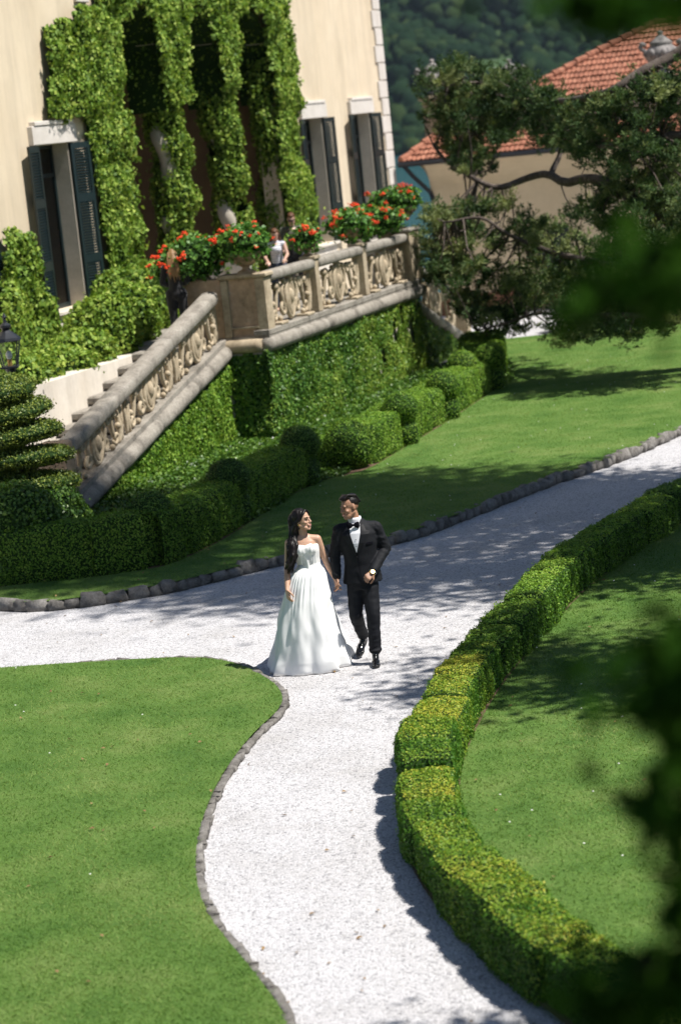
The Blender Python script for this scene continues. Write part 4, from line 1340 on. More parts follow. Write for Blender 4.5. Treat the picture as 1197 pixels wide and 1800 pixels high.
# loose shrub under it
V, F = ico(97, 3, 0.22, 1.4)
o = leafy('laurel_bush', np.array([-4.25, 31.6, 0.62]) + V * np.array([0.62, 0.62, 0.68]), F, [M['box_core'], M['bush']], None, 1500, 0.055, 0.8, 0.6, push=0.05)
tag(o, 'loose leafy shrub under the tiered topiary at the hedge end', 'shrub')
V, F = ico(98, 3, 0.2, 1.4)
o = leafy('laurel_bush', np.array([-3.95, 33.0, 0.55]) + V * np.array([0.5, 0.5, 0.5]), F, [M['box_core'], M['bush']], None, 1500, 0.055, 0.8, 0.6, push=0.05)
tag(o, 'dark shrub tucked between the topiary and the stair end', 'shrub')

fs = ['dark shrub behind the far lawn edge, left of two beyond the conifer', 'dark shrub behind the far lawn edge under the conifer crown']
for k, (x, y, r) in enumerate(((6.9, 58.6, 1.0), (8.4, 57.5, 1.1))):
    V, F = ico(120 + k, 3, 0.2, 1.4)
    o = leafy('shrub_bush', np.array([x, y, 0.75]) + V * np.array([r, r * .8, 0.95]), F, [M['box_core'], M['bush']], None, 500, 0.10, 0.8, 0.6, push=0.08)
    tag(o, fs[k], 'shrub')

# lamp post
lx, ly = -4.66, 36.0
lamp = empty('street_lamp', (lx, ly, 0), 'black iron lantern on a post behind the tiered topiary', 'lamp')
mb = MB()
mb.lathe([(0.13, 0), (0.13, 0.12), (0.07, 0.2), (0.05, 0.5), (0.045, 2.2), (0.06, 2.28), (0.045, 2.34), (0.075, 2.46), (0.09, 2.5)], (lx, ly, 0), 12)
mb.build('post', M['iron'], lamp, smooth=False)
mb = MB()
z0, z1 = 2.52, 2.90
w0, w1 = 0.105, 0.165
mb.box((lx - w0 - .02, ly - w0 - .02, z0 - .03), (lx + w0 + .02, ly + w0 + .02, z0), bev=0.005)
for sx in (-1, 1):
    for sy in (-1, 1):
        mb.tube([(lx + sx * w0, ly + sy * w0, z0), (lx + sx * w1, ly + sy * w1, z1)], 0.012, 6)
for i in range(4):
    a, b = [(-1, -1), (1, -1), (1, 1), (-1, 1)][i], [(1, -1), (1, 1), (-1, 1), (-1, -1)][i]
    mb.tube([(lx + a[0] * w1, ly + a[1] * w1, z1), (lx + b[0] * w1, ly + b[1] * w1, z1)], 0.014, 6)
mb.build('lantern_frame', M['iron'], lamp)
mb = MB()
pf = [(0.215, 2.90), (0.20, 2.94), (0.10, 3.02), (0.055, 3.06), (0.085, 3.10), (0.085, 3.13), (0.03, 3.17), (0.022, 3.22), (0.035, 3.25), (0.006, 3.31)]
mb.lathe(pf, (lx, ly, 0), 12)
mb.build('lantern_roof', M['iron'], lamp)
for i in range(4):
    a, b = [(-1, -1), (1, -1), (1, 1), (-1, 1)][i], [(1, -1), (1, 1), (-1, 1), (-1, -1)][i]
    V = [(lx + a[0] * w0, ly + a[1] * w0, z0), (lx + b[0] * w0, ly + b[1] * w0, z0), (lx + b[0] * w1, ly + b[1] * w1, z1), (lx + a[0] * w1, ly + a[1] * w1, z1)]
    MB().add(V, [(0, 1, 2, 3)]).build('pane', M['glass'], lamp)
mb = MB().lathe([(0.035, 0.0), (0.035, 0.10)], (lx, ly, z0), 10)
mb.build('lamp_socket', plain('brass', (0.5, 0.3, 0.12), 0.4, 0.6), lamp)
MB().ball((lx, ly, z0 + 0.16), (0.05, 0.05, 0.07)).build('bulb', plain('frosted_bulb', (0.75, 0.75, 0.75), 0.3), lamp, smooth=True)

# ================================================================== URNS AND GERANIUMS
def urn(at, r, h, label, group, mat=None):
    prof = [(0.40, 0), (0.44, .05), (0.40, .10), (0.22, .16), (0.20, .24), (0.34, .32), (0.66, .45), (0.86, .62), (0.94, .74), (0.90, .80), (1.0, .86), (1.03, .93), (0.96, .98), (0.82, 1.0), (0.78, .9)]
    u = empty('flower_urn', at, label, 'urn', group)
    mb = MB().lathe([(a * r, b * h) for a, b in prof], at, 28, mod=lambda w, z: 1 + (0.045 * math.cos(w * 14) if 0.3 * h < z < 0.76 * h else 0.0))
    mb.build('bowl', mat or M['potclay'], u, smooth=True)
    mb = MB().box((at[0] - r * .5, at[1] - r * .5, at[2] - 0.001), (at[0] + r * .5, at[1] + r * .5, at[2] + h * 0.06), bev=0.008)
    mb.build('foot', mat or M['potclay'], u)
    mb = MB()
    for q in range(10):
        w = 2 * math.pi * q / 10
        mb.ball((at[0] + 0.97 * r * math.cos(w), at[1] + 0.97 * r * math.sin(w), at[2] + 0.80 * h), r * 0.13, nu=7, nv=5)
    x = mb.build('relief', mat or M['potclay'], u, smooth=True)
    x['kind'] = 'stuff'
    MB().lathe([(0.01, 0.0), (0.79 * r, 0.002)], (at[0], at[1], at[2] + 0.93 * h), 20).build('soil', M['soil'], u)
    return u
def geranium(c, rad, label, nflow, seed, dens=620):
    V, F = ico(seed, 3, 0.28, 1.5)
    V = V * np.array(rad)
    g = empty('geranium', c, label, 'geranium', 'red geraniums in the terrace urns')
    leafy('foliage', np.array(c) + V * 0.88, F, [M['box_core'], M['geranium']], g, dens, 0.075, 0.9, 0.9, 0.0, push=0.10)
    mb = MB()
    rg = random.Random(seed)
    P, N = sample_faces(np.array(c) + V, [F], 0, nflow * 3)
    ok = [i for i in range(len(P)) if N[i][2] > -0.35][:int(nflow * 0.62)]
    for i in ok:
        p = P[i] + N[i] * rg.uniform(0.03, 0.15)
        s = rg.uniform(0.028, 0.052)
        for q in range(9):
            e = (p[0] + rg.gauss(0, s * .6), p[1] + rg.gauss(0, s * .6), p[2] + rg.gauss(0, s * .45))
            mb.ball(e, (s * .55, s * .55, s * .35), nu=5, nv=3)
    f = mb.build('blossom', M['petal'], g)
    f['kind'] = 'stuff'
    return g
ug = 'stone urns planted with red geraniums'
PT = PZ
urn(vf(0.50, -0.35, PT), 0.33, 0.44, 'carved clay urn on the big corner pier of the terrace', ug)
urn(vf(0.50, -1.18, PT - 0.06), 0.30, 0.42, 'clay urn behind the stair handrail top, full of geraniums', ug)
urn(vf(3.30, -0.14, PZ + 0.05), 0.19, 0.28, 'small clay urn on the first balustrade post beside the couple on the terrace', ug)
urn(vf(6.32, -0.14, PZ + 0.05), 0.20, 0.30, 'small clay urn on the second balustrade post', ug)
urn(vf(9.78, -0.28, PZ + 0.09), 0.40, 0.47, 'broad clay urn on the end pier in front of the lake', ug)
urn(vf(8.6, -0.62, TZ + 1.02), 0.34, 0.46, 'half hidden clay urn behind the end pier', ug)
MB_ped = MB().box((-.22, -.22, 0), (.22, .22, 0.985), lambda x, y, z: vf(8.6 + x, -0.62 + y, TZ + 0.032 + z), bev=0.02)
tag(MB_ped.build('pedestal', M['trim'], None), 'pale stone pedestal carrying the half hidden urn', 'pedestal')
geranium(vf(0.50, -0.38, PT + 0.52), (0.50, 0.50, 0.26), 'red geranium overflowing the urn on the corner pier', 40, 201)
geranium(vf(0.48, -1.30, PT + 0.34), (0.55, 0.60, 0.34), 'big red geranium spilling over the stair side of the corner pier', 70, 202)
geranium(vf(0.40, -1.75, PT + 0.10), (0.26, 0.26, 0.34), 'geranium trailing low beside the woman in black', 22, 207)
geranium(vf(3.30, -0.14, PZ + 0.36), (0.27, 0.26, 0.18), 'small red geranium on the first balustrade post', 16, 203)
geranium(vf(6.40, -0.16, PZ + 0.38), (0.34, 0.30, 0.28), 'red geranium on the second balustrade post, hanging over the rail', 30, 204)
geranium(vf(9.78, -0.28, PZ + 0.68), (0.56, 0.50, 0.20), 'red geranium in the broad urn on the end pier', 34, 205)
geranium(vf(8.4, -0.55, TZ + 1.50), (0.85, 0.45, 0.26), 'red geranium in the half hidden urn before the last window', 60, 206)

# ================================================================== FAR BUILDING
BO = np.array([2.62, 66.28, 0.0])
def bf(u, dd, z):
    """u along its front, dd out from the gutter line, z up"""
    return tuple(BO + N_ * u - A_ * dd + np.array([0, 0, z]))
bd = empty('garden_house', bf(6, -3, 0), 'ochre house with terracotta hip roofs and stone urns behind the conifer', 'house')
W0 = -0.90
mb = MB()
mb.box((0.50, -9.0, 0), (15.0, W0, 3.62), bf)
# coved cornice, quarter circle from the wall to the gutter
cov = [(W0 - 0.02, 3.60)] + [(W0 + 0.78 * (1 - math.cos(t)), 3.60 + 0.62 * math.sin(t)) for t in np.linspace(0, math.pi / 2, 9)] + [(W0 - 0.02, 4.22)]
mb.extrude(cov, 0.50, 15.0, lambda u, v, h: bf(h, u, v))
cov2 = [(0.52, 3.60)] + [(0.50 - 0.42 * (1 - math.cos(t)), 3.60 + 0.62 * math.sin(t)) for t in np.linspace(0, math.pi / 2, 9)] + [(0.52, 4.22)]
mb.extrude(cov2, -9.0, W0 + 0.0, lambda u, v, h: bf(u, h, v))
mb.build('wall', M['ochre'], bd)
MB().box((0.46, -9.0, 0), (15.0, W0 + 0.05, 0.55), bf).build('plinth', rough_mat('red_brown_base', [(0.3, (0.16, 0.08, 0.05)), (0.7, (0.25, 0.13, 0.09))], 2, 0.9, 0.2), bd)
mb = MB().tube([bf(-0.08, 0.03, 4.26), bf(15, 0.03, 4.26)], 0.075, 8).tube([bf(-0.03, 0.0, 4.26), bf(-0.03, -9, 4.26)], 0.075, 8)
mb.build('gutter', M['iron'], bd)
MB().tube([bf(0.02, -0.2, 4.2), bf(0.16, -0.5, 3.9), bf(0.50, -0.86, 3.42), bf(0.56, -0.86, 3.2)], 0.06, 8).build('downpipe', M['iron'], bd)
MB().box((3.35, W0 - 0.02, 0), (4.25, W0 + 0.04, 2.2), bf).build('door', M['shutter'], bd)
MB().box((7.3, W0 - 0.02, 1.0), (8.2, W0 + 0.04, 2.6), bf).build('window', M['shutter'], bd)

def tile_plane(poly, org, du, dv, nrm, tw=0.13, tl=0.34):
    """barrel tiles over a sloping plane; poly in (u,v), v up the slope"""
    V, F, off = [], [], 0
    us, vs = [p[0] for p in poly], [p[1] for p in poly]
    arc = [(-0.5, 0.0), (-0.36, 0.30), (0, 0.44), (0.36, 0.30), (0.5, 0.0)]
    nv_ = int((max(vs) - min(vs)) / tl) + 1
    nu_ = int((max(us) - min(us)) / tw) + 1
    for j in range(nv_):
        for i in range(nu_):
            u = min(us) + (i + 0.5) * tw
            v = min(vs) + j * tl
            if not inpoly(np.array([u]), np.array([v + 0.12]), poly)[0]: continue
            l0, l1 = random.uniform(0.036, 0.056), random.uniform(0.0, 0.012)
            sk = random.uniform(-0.006, 0.006)
            for q, (vv, lift) in enumerate(((v - 0.03, l0), (v + tl, l1))):
                for a, b in arc:
                    V.append(org + du * (u + a * tw * (1.06 - 0.12 * q) + sk) + dv * vv + nrm * (lift + b * tw * 0.8))
            for k in range(4):
                F.append((off + k, off + k + 1, off + 6 + k, off + 5 + k))
            F.append((off, off + 1, off + 2, off + 3)); F.append((off, off + 3, off + 4, off + 4))
            F[-1] = (off + 0, off + 2, off + 3, off + 4)
            off += 10
    return np.array(V), np.array(F)
def roof_plane(name, poly_u, z0, z1, d0, d1, parent):
    run, rise = d0 - d1, z1 - z0
    Ls = math.hypot(run, rise)
    dv = (np.array(bf(0, d1, z1)) - np.array(bf(0, d0, z0))) / Ls
    du = N_
    nrm = np.cross(du, dv)
    if nrm[2] < 0: nrm = -nrm
    org = np.array(bf(0, d0, z0))
    V, F = tile_plane(poly_u(Ls), org, du, dv, nrm)
    o = npobj(name, V, F, M['terracotta'], parent)
    o['kind'] = 'stuff'
    # boarding under the tiles
    pl = poly_u(Ls)
    mb = MB().add([org + du * u + dv * v - nrm * 0.0 for u, v in pl] + [org + du * u + dv * v - nrm * 0.06 for u, v in pl],
                  [tuple(range(len(pl))), tuple(range(2 * len(pl) - 1, len(pl) - 1, -1))] + [(i, (i + 1) % len(pl), len(pl) + (i + 1) % len(pl), len(pl) + i) for i in range(len(pl))])
    mb.build('roof_boarding', M['terracotta'], parent)
    return org, du, dv, nrm
lower = roof_plane('roof_tiles', lambda L: [(0.0, 0), (14.8, 0), (14.8, L), (0.62, L)], 4.30, 4.86, 0.0, -1.35, bd)
# left flank of the lower roof
mb = MB().add([bf(0, 0, 4.28), bf(0.62, -1.35, 4.85), bf(0.62, -8, 4.85), bf(0, -9, 4.28)], [(0, 1, 2, 3)]).build('roof_flank', M['terracotta'], bd)
def ridge(p0, p1, n, r=0.10):
    p0, p1 = np.array(p0), np.array(p1)
    for i in range(n):
        a, b = p0 + (p1 - p0) * (i / n), p0 + (p1 - p0) * ((i + 1.08) / n)
        MB().tube([a + [0, 0, .05], b + [0, 0, .02]], [r * 1.12, r * 0.9], 10).build('ridge_tile', M['terracotta'], bd, smooth=False)
ridge(bf(0.0, 0.0, 4.33), bf(0.62, -1.35, 4.90), 3, 0.09)
# attic wall between the roofs, with urn pedestals and volutes
MB().box((0.5, -2.0, 4.5), (14.8, -1.45, 5.46), bf).box((0.45, -2.05, 5.46), (14.9, -1.38, 5.56), bf).build('attic_wall', M['jamb'], bd)
for u, z1 in ((0.66, 6.02), (2.82, 5.84), (7.02, 5.90)):
    MB().box((u - 0.30, -2.0, 4.6), (u + 0.30, -1.40, z1 - 0.12), bf, bev=0.02).box((u - 0.38, -2.08, z1 - 0.12), (u + 0.38, -1.32, z1), bf, bev=0.02).build('pedestal', M['stone'], bd)
    for sg in ((1,) if u < 1 else (-1, 1)):
        mb = MB()
        sp = spiral(u + sg * 0.62, 5.78, 0.21, 0.03, math.pi / 2, 1.6 * sg, 26)
        mb.tube([bf(a, -1.45, b) for a, b in sp], 0.05, 6)
        mb.tube([bf(u + sg * t, -1.45, 5.60 + 0.25 * max(0, (0.9 - t)) ** 1.2) for t in np.linspace(0.62, 1.5, 8)], 0.05, 6)
        mb.extrude([(u + sg * 0.62 + 0.19 * math.cos(t), 5.78 + 0.19 * math.sin(t)) for t in np.linspace(0, 2 * math.pi, 16, endpoint=False)], -1.62, -1.47, lambda a, b, h: bf(a, h, b))
        mb.build('volute', M['jamb'], bd, smooth=True)
def hip(L):
    return [(2.56, 0), (14.8, 0), (14.8, L), (2.56 + 3.6, L)]
roof_plane('roof_tiles', hip, 5.60, 7.38, -2.2, -5.7, bd)
MB().add([bf(2.56, -2.2, 5.58), bf(6.16, -5.7, 7.37), bf(2.56, -9.2, 5.58)], [(0, 1, 2)]).build('roof_flank', M['terracotta'], bd)
ridge(bf(2.56, -2.2, 5.66), bf(6.16, -5.7, 7.44), 13)
ridge(bf(6.16, -5.7, 7.42), bf(14.8, -5.7, 7.42), 22)
MB().box((2.56, -9.0, 5.3), (14.8, -2.25, 5.58), bf).build('upper_wall', M['ochre'], bd)
def garden_urn(u, dd, z, h, lab):
    p = bf(u, dd, z)
    r = h * 0.36
    e = empty('stone_urn', p, lab, 'urn', 'stone urns on the parapet of the far house')
    prof = [(0.55, 0), (0.62, .04), (0.55, .08), (0.28, .13), (0.30, .17), (0.62, .24), (0.92, .36), (1.0, .48), (0.94, .58), (0.72, .64), (0.66, .68), (0.74, .71), (0.62, .75), (0.50, .79), (0.34, .84), (0.20, .88), (0.13, .91), (0.20, .94), (0.16, .98), (0.02, 1.0)]
    MB().lathe([(a * r, b * h) for a, b in prof], p, 20, mod=lambda w, z_: 1 + (0.05 * math.cos(w * 10) if 0.2 * h < z_ < 0.56 * h else 0)).build('body', M['urnstone'], e, smooth=True)
    for sg in (-1, 1):
        sp = [(p[0] + sg * r * a, p[1], p[2] + h * b) for a, b in ((0.9, .54), (1.18, .60), (1.30, .68), (1.16, .74), (0.98, .71), (1.02, .66))]
        MB().tube(sp, [0.05, 0.06, 0.06, 0.055, 0.05, 0.035], 7).ball((p[0] + sg * r * 1.16, p[1], p[2] + h * .72), 0.075, nu=8, nv=5).build('handle', M['urnstone'], e, smooth=True)
    mb = MB()
    for k in range(8):
        w = k * math.pi / 4
        mb.ball((p[0] + r * 0.95 * math.cos(w), p[1] + r * 0.95 * math.sin(w), p[2] + 0.5 * h), (0.09, 0.09, 0.12), nu=7, nv=5)
    mb.build('relief', M['urnstone'], e, smooth=True)['kind'] = 'stuff'
garden_urn(0.66, -1.70, 6.02, 1.0, 'weathered stone urn on the corner pedestal nearest the lake')
garden_urn(2.82, -1.70, 5.84, 0.95, 'stone urn half hidden by conifer tips at the foot of the upper roof')
garden_urn(7.02, -1.70, 5.90, 1.22, 'big stone urn with a lid standing before the red roof tiles')

# ================================================================== TREES
def strap_leaves(P, D, ln, wd, droop=0.0):
    """slim leaf faces pointing along D from P"""
    n = len(P)
    D = unit(D)
    b = unit(np.cross(D, RNG.normal(size=(n, 3))))
    l = (ln * RNG.uniform(0.6, 1.3, n))[:, None]
    w = (wd * RNG.uniform(0.7, 1.2, n))[:, None]
    V = np.empty((n, 4, 3))
    V[:, 0] = P
    V[:, 1] = P + D * l * 0.55 + b * w
    V[:, 2] = P + D * l
    V[:, 3] = P + D * l * 0.55 - b * w
    return V.reshape(-1, 3), np.arange(4 * n).reshape(n, 4)

# old conifer leaning in from the right, in front of the house
jun = empty('conifer_tree', (8.7, 46.6, 0), 'old gnarled conifer reaching from the right in front of the ochre house', 'tree')
JY = 46.0
def wob(path, amp, seed):
    P = resample(smooth_path(path, 2), 0.16)
    for i, p in enumerate(P):
        P[i] += amp * np.array(mnoise.noise_vector(Vector((p[0] * 1.1 + seed, p[2] * 1.1, p[1]))))
    return P
trunk = wob([(8.7, 46.6, -0.1), (8.5, 46.5, 1.5), (8.8, 46.5, 3.0), (8.5, 46.3, 5.0), (8.3, 46.2, 6.3), (8.2, 46.2, 7.1)], 0.15, 1)
MBt = MB().tube(trunk, np.linspace(0.42, 0.14, len(trunk)), 10)
limbs = [
    ([(8.4, 46.3, 6.9), (7.24, 46.2, 6.17), (6.5, 46, 5.88), (5.72, 46, 5.59), (5.06, 45.8, 5.39), (4.33, 45.8, 5.58), (3.6, 45.6, 5.9), (2.8, 45.5, 6.0)], .15, .03),
    ([(8.6, 46.4, 2.2), (7.43, 46.3, 2.69), (6.82, 46.2, 3.18), (5.99, 46, 3.70), (5.17, 45.9, 4.13), (4.83, 45.8, 4.03), (4.53, 45.8, 4.28), (4.14, 45.7, 4.16), (3.75, 45.7, 4.02), (3.28, 45.6, 4.14), (2.83, 45.5, 4.56), (2.45, 45.5, 4.95)], .20, .035),
    ([(4.9, 45.8, 4.1), (4.95, 46.0, 4.6), (4.4, 46, 5.2), (4.38, 46, 5.57), (4.25, 46, 6.0)], .07, .02),
    ([(4.65, 45.8, 4.3), (4.63, 45.9, 4.75), (5.02, 46, 4.87), (5.42, 46, 4.7), (5.9, 46, 4.9)], .06, .02),
    ([(8.6, 46.5, 1.6), (7.4, 46.0, 1.7), (6.2, 45.6, 2.2), (5.0, 45.3, 2.6), (4.0, 45.2, 3.0), (3.1, 45.0, 3.5), (2.5, 45.0, 3.6)], .15, .025),
    ([(8.6, 46.5, 1.2), (7.0, 45.6, 1.2), (5.6, 45.2, 1.5), (4.4, 45.0, 1.7), (3.4, 44.9, 1.6), (2.9, 44.9, 1.5)], .12, .02),
    ([(8.6, 46.4, 4.2), (7.4, 45.9, 4.6), (6.3, 45.7, 4.7), (5.6, 45.6, 4.5), (5.0, 45.6, 5.0)], .12, .03),
    ([(3.5, 45.6, 4.1), (3.1, 45.5, 4.9), (3.4, 45.5, 5.5), (3.1, 45.4, 6.1)], .045, .015),
    ([(8.5, 46.4, 5.4), (7.3, 46.8, 5.2), (6.2, 47, 4.8), (5.4, 46.8, 5.3)], .1, .02),
]
def deepen(P):
    # the left limbs reach away from us, the right ones stay near
    P = np.array(P, float)
    t = np.clip((6.0 - P[..., 0]) / 2.2, 0, 1)
    hh = np.clip((P[..., 2] - 3.9) / 0.9, 0, 1)
    k = 1 + (t * t * (3 - 2 * t)) * (0.125 + 0.085 * hh * hh * (3 - 2 * hh))
    Q = P * k[..., None]
    Q[..., 2] = 5.6 + (P[..., 2] - 5.6) * k
    return Q
limb_pts = []
for i, (path, r0, r1) in enumerate(limbs):
    if i in (2, 3, 7):
        bp = RAWL[np.argmin(((RAWL - np.array(path[1])) ** 2).sum(1))]
        path = [tuple(bp)] + list(path[1:])
    P = wob(path, 0.16, i * 3.1)
    RAWL = P if i == 0 else np.concatenate([RAWL, P])
    P = deepen(P)
    MBl = MB().tube(P, [r0 + (r1 - r0) * (k / (len(P) - 1)) ** 0.8 for k in range(len(P))], 8)
    MBl.build('limb', M['bark'], jun, smooth=True)
    limb_pts.append(P)
MBt.build('trunk', M['bark'], jun, smooth=True)
LP = np.concatenate(limb_pts)
regions = [
    ([(2.41, 6.2), (3.01, 6.45), (4.07, 6.3), (4.67, 5.86), (4.45, 5.35), (3.94, 4.9), (3.18, 4.84), (2.56, 5.0), (2.25, 5.7)], 125, 0.33, -0.04),
    ([(2.6, 4.9), (3.3, 4.9), (3.6, 4.5), (3.2, 4.25), (2.9, 4.4)], 22, 0.24, -0.08),
    ([(2.2, 3.9), (3.2, 3.75), (3.5, 3.9), (4.14, 3.45), (4.8, 3.3), (4.36, 2.3), (3.96, 1.4), (3.17, 1.15), (2.6, 1.9), (2.0, 2.9)], 112, 0.35, 0.14),
    ([(5.0, 5.35), (5.8, 5.5), (7.2, 5.9), (7.3, 3.7), (6.0, 3.95), (5.47, 4.2), (4.7, 4.75)], 112, 0.34, -0.03),
    ([(5.25, 3.8), (7.3, 4.0), (7.2, 1.2), (5.6, 0.9), (4.4, 1.1), (4.36, 2.3), (4.9, 3.0)], 165, 0.37, 0.03),
    ([(2.7, 2.0), (3.69, 2.1), (3.9, 1.0), (3.1, 1.05)], 14, 0.28, 0.0),
    ([(4.2, 5.7), (5.2, 5.65), (5.1, 4.5), (4.5, 4.6)], 36, 0.32, -0.12),
    ([(7.2, 6.3), (8.6, 6.6), (8.6, 2.0), (7.3, 2.0)], 30, 0.42, -0.05),
]
SV, SF, ST, off = [], [], [], 0
TW = MB()
for poly, cnt, rad, tm in regions:
    us, vs = [p[0] for p in poly], [p[1] for p in poly]
    made = 0
    while made < cnt:
        x, z = RNG.uniform(min(us), max(us)), RNG.uniform(min(vs), max(vs))
        if not inpoly(np.array([x]), np.array([z]), poly)[0]: continue
        made += 1
        y = JY + RNG.normal(-0.3, 0.75)
        c = deepen(np.array([x, y, z]))
        q = LP[np.argmin(((LP - c) ** 2).sum(1))]
        r = rad * RNG.uniform(0.55, 1.15)
        # twig from the limb out to this tuft
        mid = (q + c) / 2 + RNG.normal(0, 0.08, 3) + np.array([0, 0, -0.05])
        TW.tube([q, mid, c], [0.022, 0.015, 0.008], 5, cap=False)
        ct = tm + RNG.normal(0.5, 0.16)
        if RNG.random() < 0.06: ct += 0.5
        n_sub = int(9 + 9 * r / 0.36)
        for _ in range(n_sub):
            d = RNG.normal(size=3)
            d[2] = abs(d[2]) * 0.8 + 0.1
            d += (c - q) * 0.5
            d /= np.linalg.norm(d)
            b0 = c + RNG.normal(0, r * 0.34, 3) * np.array([1, 1, 0.7])
            k_ = 26
            t = RNG.random(k_) ** 0.7
            P = b0 + np.outer(t, d) * r * 0.8 + RNG.normal(0, 0.022, (k_, 3))
            D = d + RNG.normal(0, 0.55, (k_, 3))
            v, f = strap_leaves(P, D, 0.085, 0.014)
            SV.append(v); SF.append(f + off); off += len(v)
            ST.append(np.full(len(v), np.clip(ct + RNG.normal(0, 0.14), 0, 1)))
tw = TW.build('twigs', M['bark'], jun, smooth=True)
tw['kind'] = 'stuff'
sp_ = npobj('foliage', np.concatenate(SV), np.concatenate(SF), M['juniper'], jun, tint=np.concatenate(ST))
sp_['kind'] = 'stuff'

# broad crowned and slim trees standing just right of the view; they throw the shade on path and lawn
def shade_tree(name, base, height, z0, rad, label, cat, group, nclump, nleaf, lsz, mat, seed, slim=False):
    rg = np.random.default_rng(seed)
    t = empty(name, (base[0], base[1], 0), label, cat, group)
    P = [(base[0], base[1], -0.05)]
    for k in range(1, 8):
        P.append((base[0] + rg.normal(0, 0.08), base[1] + rg.normal(0, 0.08), height * 0.96 * k / 7))
    MB().tube(P, np.linspace(0.05 + height * 0.014, 0.03, 8), 9).build('trunk', M['bark'], t, smooth=True)
    V, F, T, off = [], [], [], 0
    br = MB()
    for k in range(nclump):
        h = rg.random()
        z = z0 + (height - z0) * h
        prof = (math.sin(math.pi * (0.12 + 0.86 * (1 - h))) ** 0.6) if not slim else min(1.0, 0.75 + 0.5 * h) * min(1.0, (1 - h) * 3.0 + 0.12)
        rr = rad * prof * math.sqrt(rg.random()) * 1.0
        w = rg.uniform(0, 2 * math.pi)
        c = np.array([base[0] + rr * math.cos(w), base[1] + rr * math.sin(w), z])
        s = rad * (0.24 if not slim else 0.26) * rg.uniform(0.7, 1.3)
        br.tube([(base[0], base[1], max(z0 * 0.8, z - rr * 0.5)), tuple((c + np.array([base[0], base[1], z])) / 2 + np.array([0, 0, 0.05])), tuple(c)], [0.05, 0.03, 0.012], 5, cap=False)
        Pp = c + rg.normal(0, s, (nleaf, 3)) * np.array([1, 1, 0.75])
        v, f = leaf_quads(Pp, unit(rg.normal(size=(nleaf, 3)) + np.array([0, 0, 0.6])), lsz, 0.8, 0.6, 0.3)
        V.append(v); F.append(f + off); off += len(v)
        T.append(np.repeat(np.clip(rg.normal(0.45, 0.2, nleaf), 0, 1), 4))
    b = br.build('branches', M['bark'], t, smooth=True)
    b['kind'] = 'stuff'
    o = npobj('foliage', np.concatenate(V), np.concatenate(F), mat, t, tint=np.concatenate(T))
    o['kind'] = 'stuff'
    return t
gt = 'tall trees standing right of the gravel path'
shade_tree('tall_tree', (9.1, 30.95), 24.3, 4.5, 2.6, 'tall narrow tree right of the path, shading the upper lawn edge', 'tree', gt, 330, 120, 0.20, M['bush'], 5, True)
shade_tree('tall_tree', (8.35, 26.75), 24.0, 4.5, 2.0, 'tall narrow tree right of the path, shading the gravel beside the couple', 'tree', gt, 190, 95, 0.20, M['bush'], 6, True)
shade_tree('tall_tree', (7.2, 21.3), 11, 6.0, 1.7, 'smaller round tree right of the near lawn', 'tree', gt, 60, 90, 0.16, M['bush'], 7)
shade_tree('tall_tree', (5.0, 11.35), 9.0, 5.2, 1.35, 'low broad tree right of the nearest bend of the hedge', 'tree', gt, 70, 90, 0.16, M['bush'], 8)

M['near_bark'] = plain('dark_bark', (0.03, 0.026, 0.018), 0.9, 0, 0.1)
# broad leaved branch close to the camera, hanging in from the right
nt_ = empty('broadleaf_tree', (2.6, 3.4, 0), 'dark broad leaved branches hanging close in front of the view on the right', 'tree')
MB().tube([(2.6, 3.4, -0.05), (2.55, 3.5, 2.5), (2.4, 3.7, 5.0), (2.2, 3.9, 7.0), (2.1, 3.9, 8.4)], [0.16, 0.13, 0.10, 0.07, 0.03], 10).build('trunk', M['bark'], nt_, smooth=True)
twl = [
    [(2.4, 3.7, 5.2), (1.6, 4.2, 5.45), (1.0, 4.5, 5.36), (0.62, 4.6, 5.27), (0.44, 4.65, 5.20)],
    [(2.5, 3.6, 4.2), (1.6, 4.2, 4.7), (1.0, 4.5, 4.72), (0.66, 4.6, 4.52), (0.52, 4.6, 4.36)],
    [(2.5, 3.6, 4.0), (1.5, 4.2, 4.45), (0.95, 4.5, 4.35), (0.60, 4.6, 4.22), (0.45, 4.6, 4.24)],
    [(2.5, 3.6, 3.4), (1.5, 4.2, 3.9), (0.9, 4.5, 4.0), (0.58, 4.6, 3.92), (0.38, 4.6, 3.82)],
    [(2.4, 3.7, 5.6), (1.6, 4.2, 5.95), (1.0, 4.5, 5.9), (0.72, 4.6, 5.78), (0.52, 4.65, 5.76)],
    [(2.5, 3.6, 3.2), (1.4, 4.2, 3.5), (0.8, 4.5, 3.72), (0.45, 4.6, 3.74)],
]
for P in twl:
    P = [np.array(q) if i < 2 else np.array([0, 0, 5.6]) + (np.array(q) - np.array([0, 0, 5.6])) * (0.9 if i == 2 else 0.80) for i, q in enumerate(P)]
    MB().tube(smooth_path(P, 2), np.linspace(0.022, 0.004, len(smooth_path(P, 2))), 6).build('branch', M['near_bark'], nt_, smooth=True)
V, F, T, off = [], [], [], 0
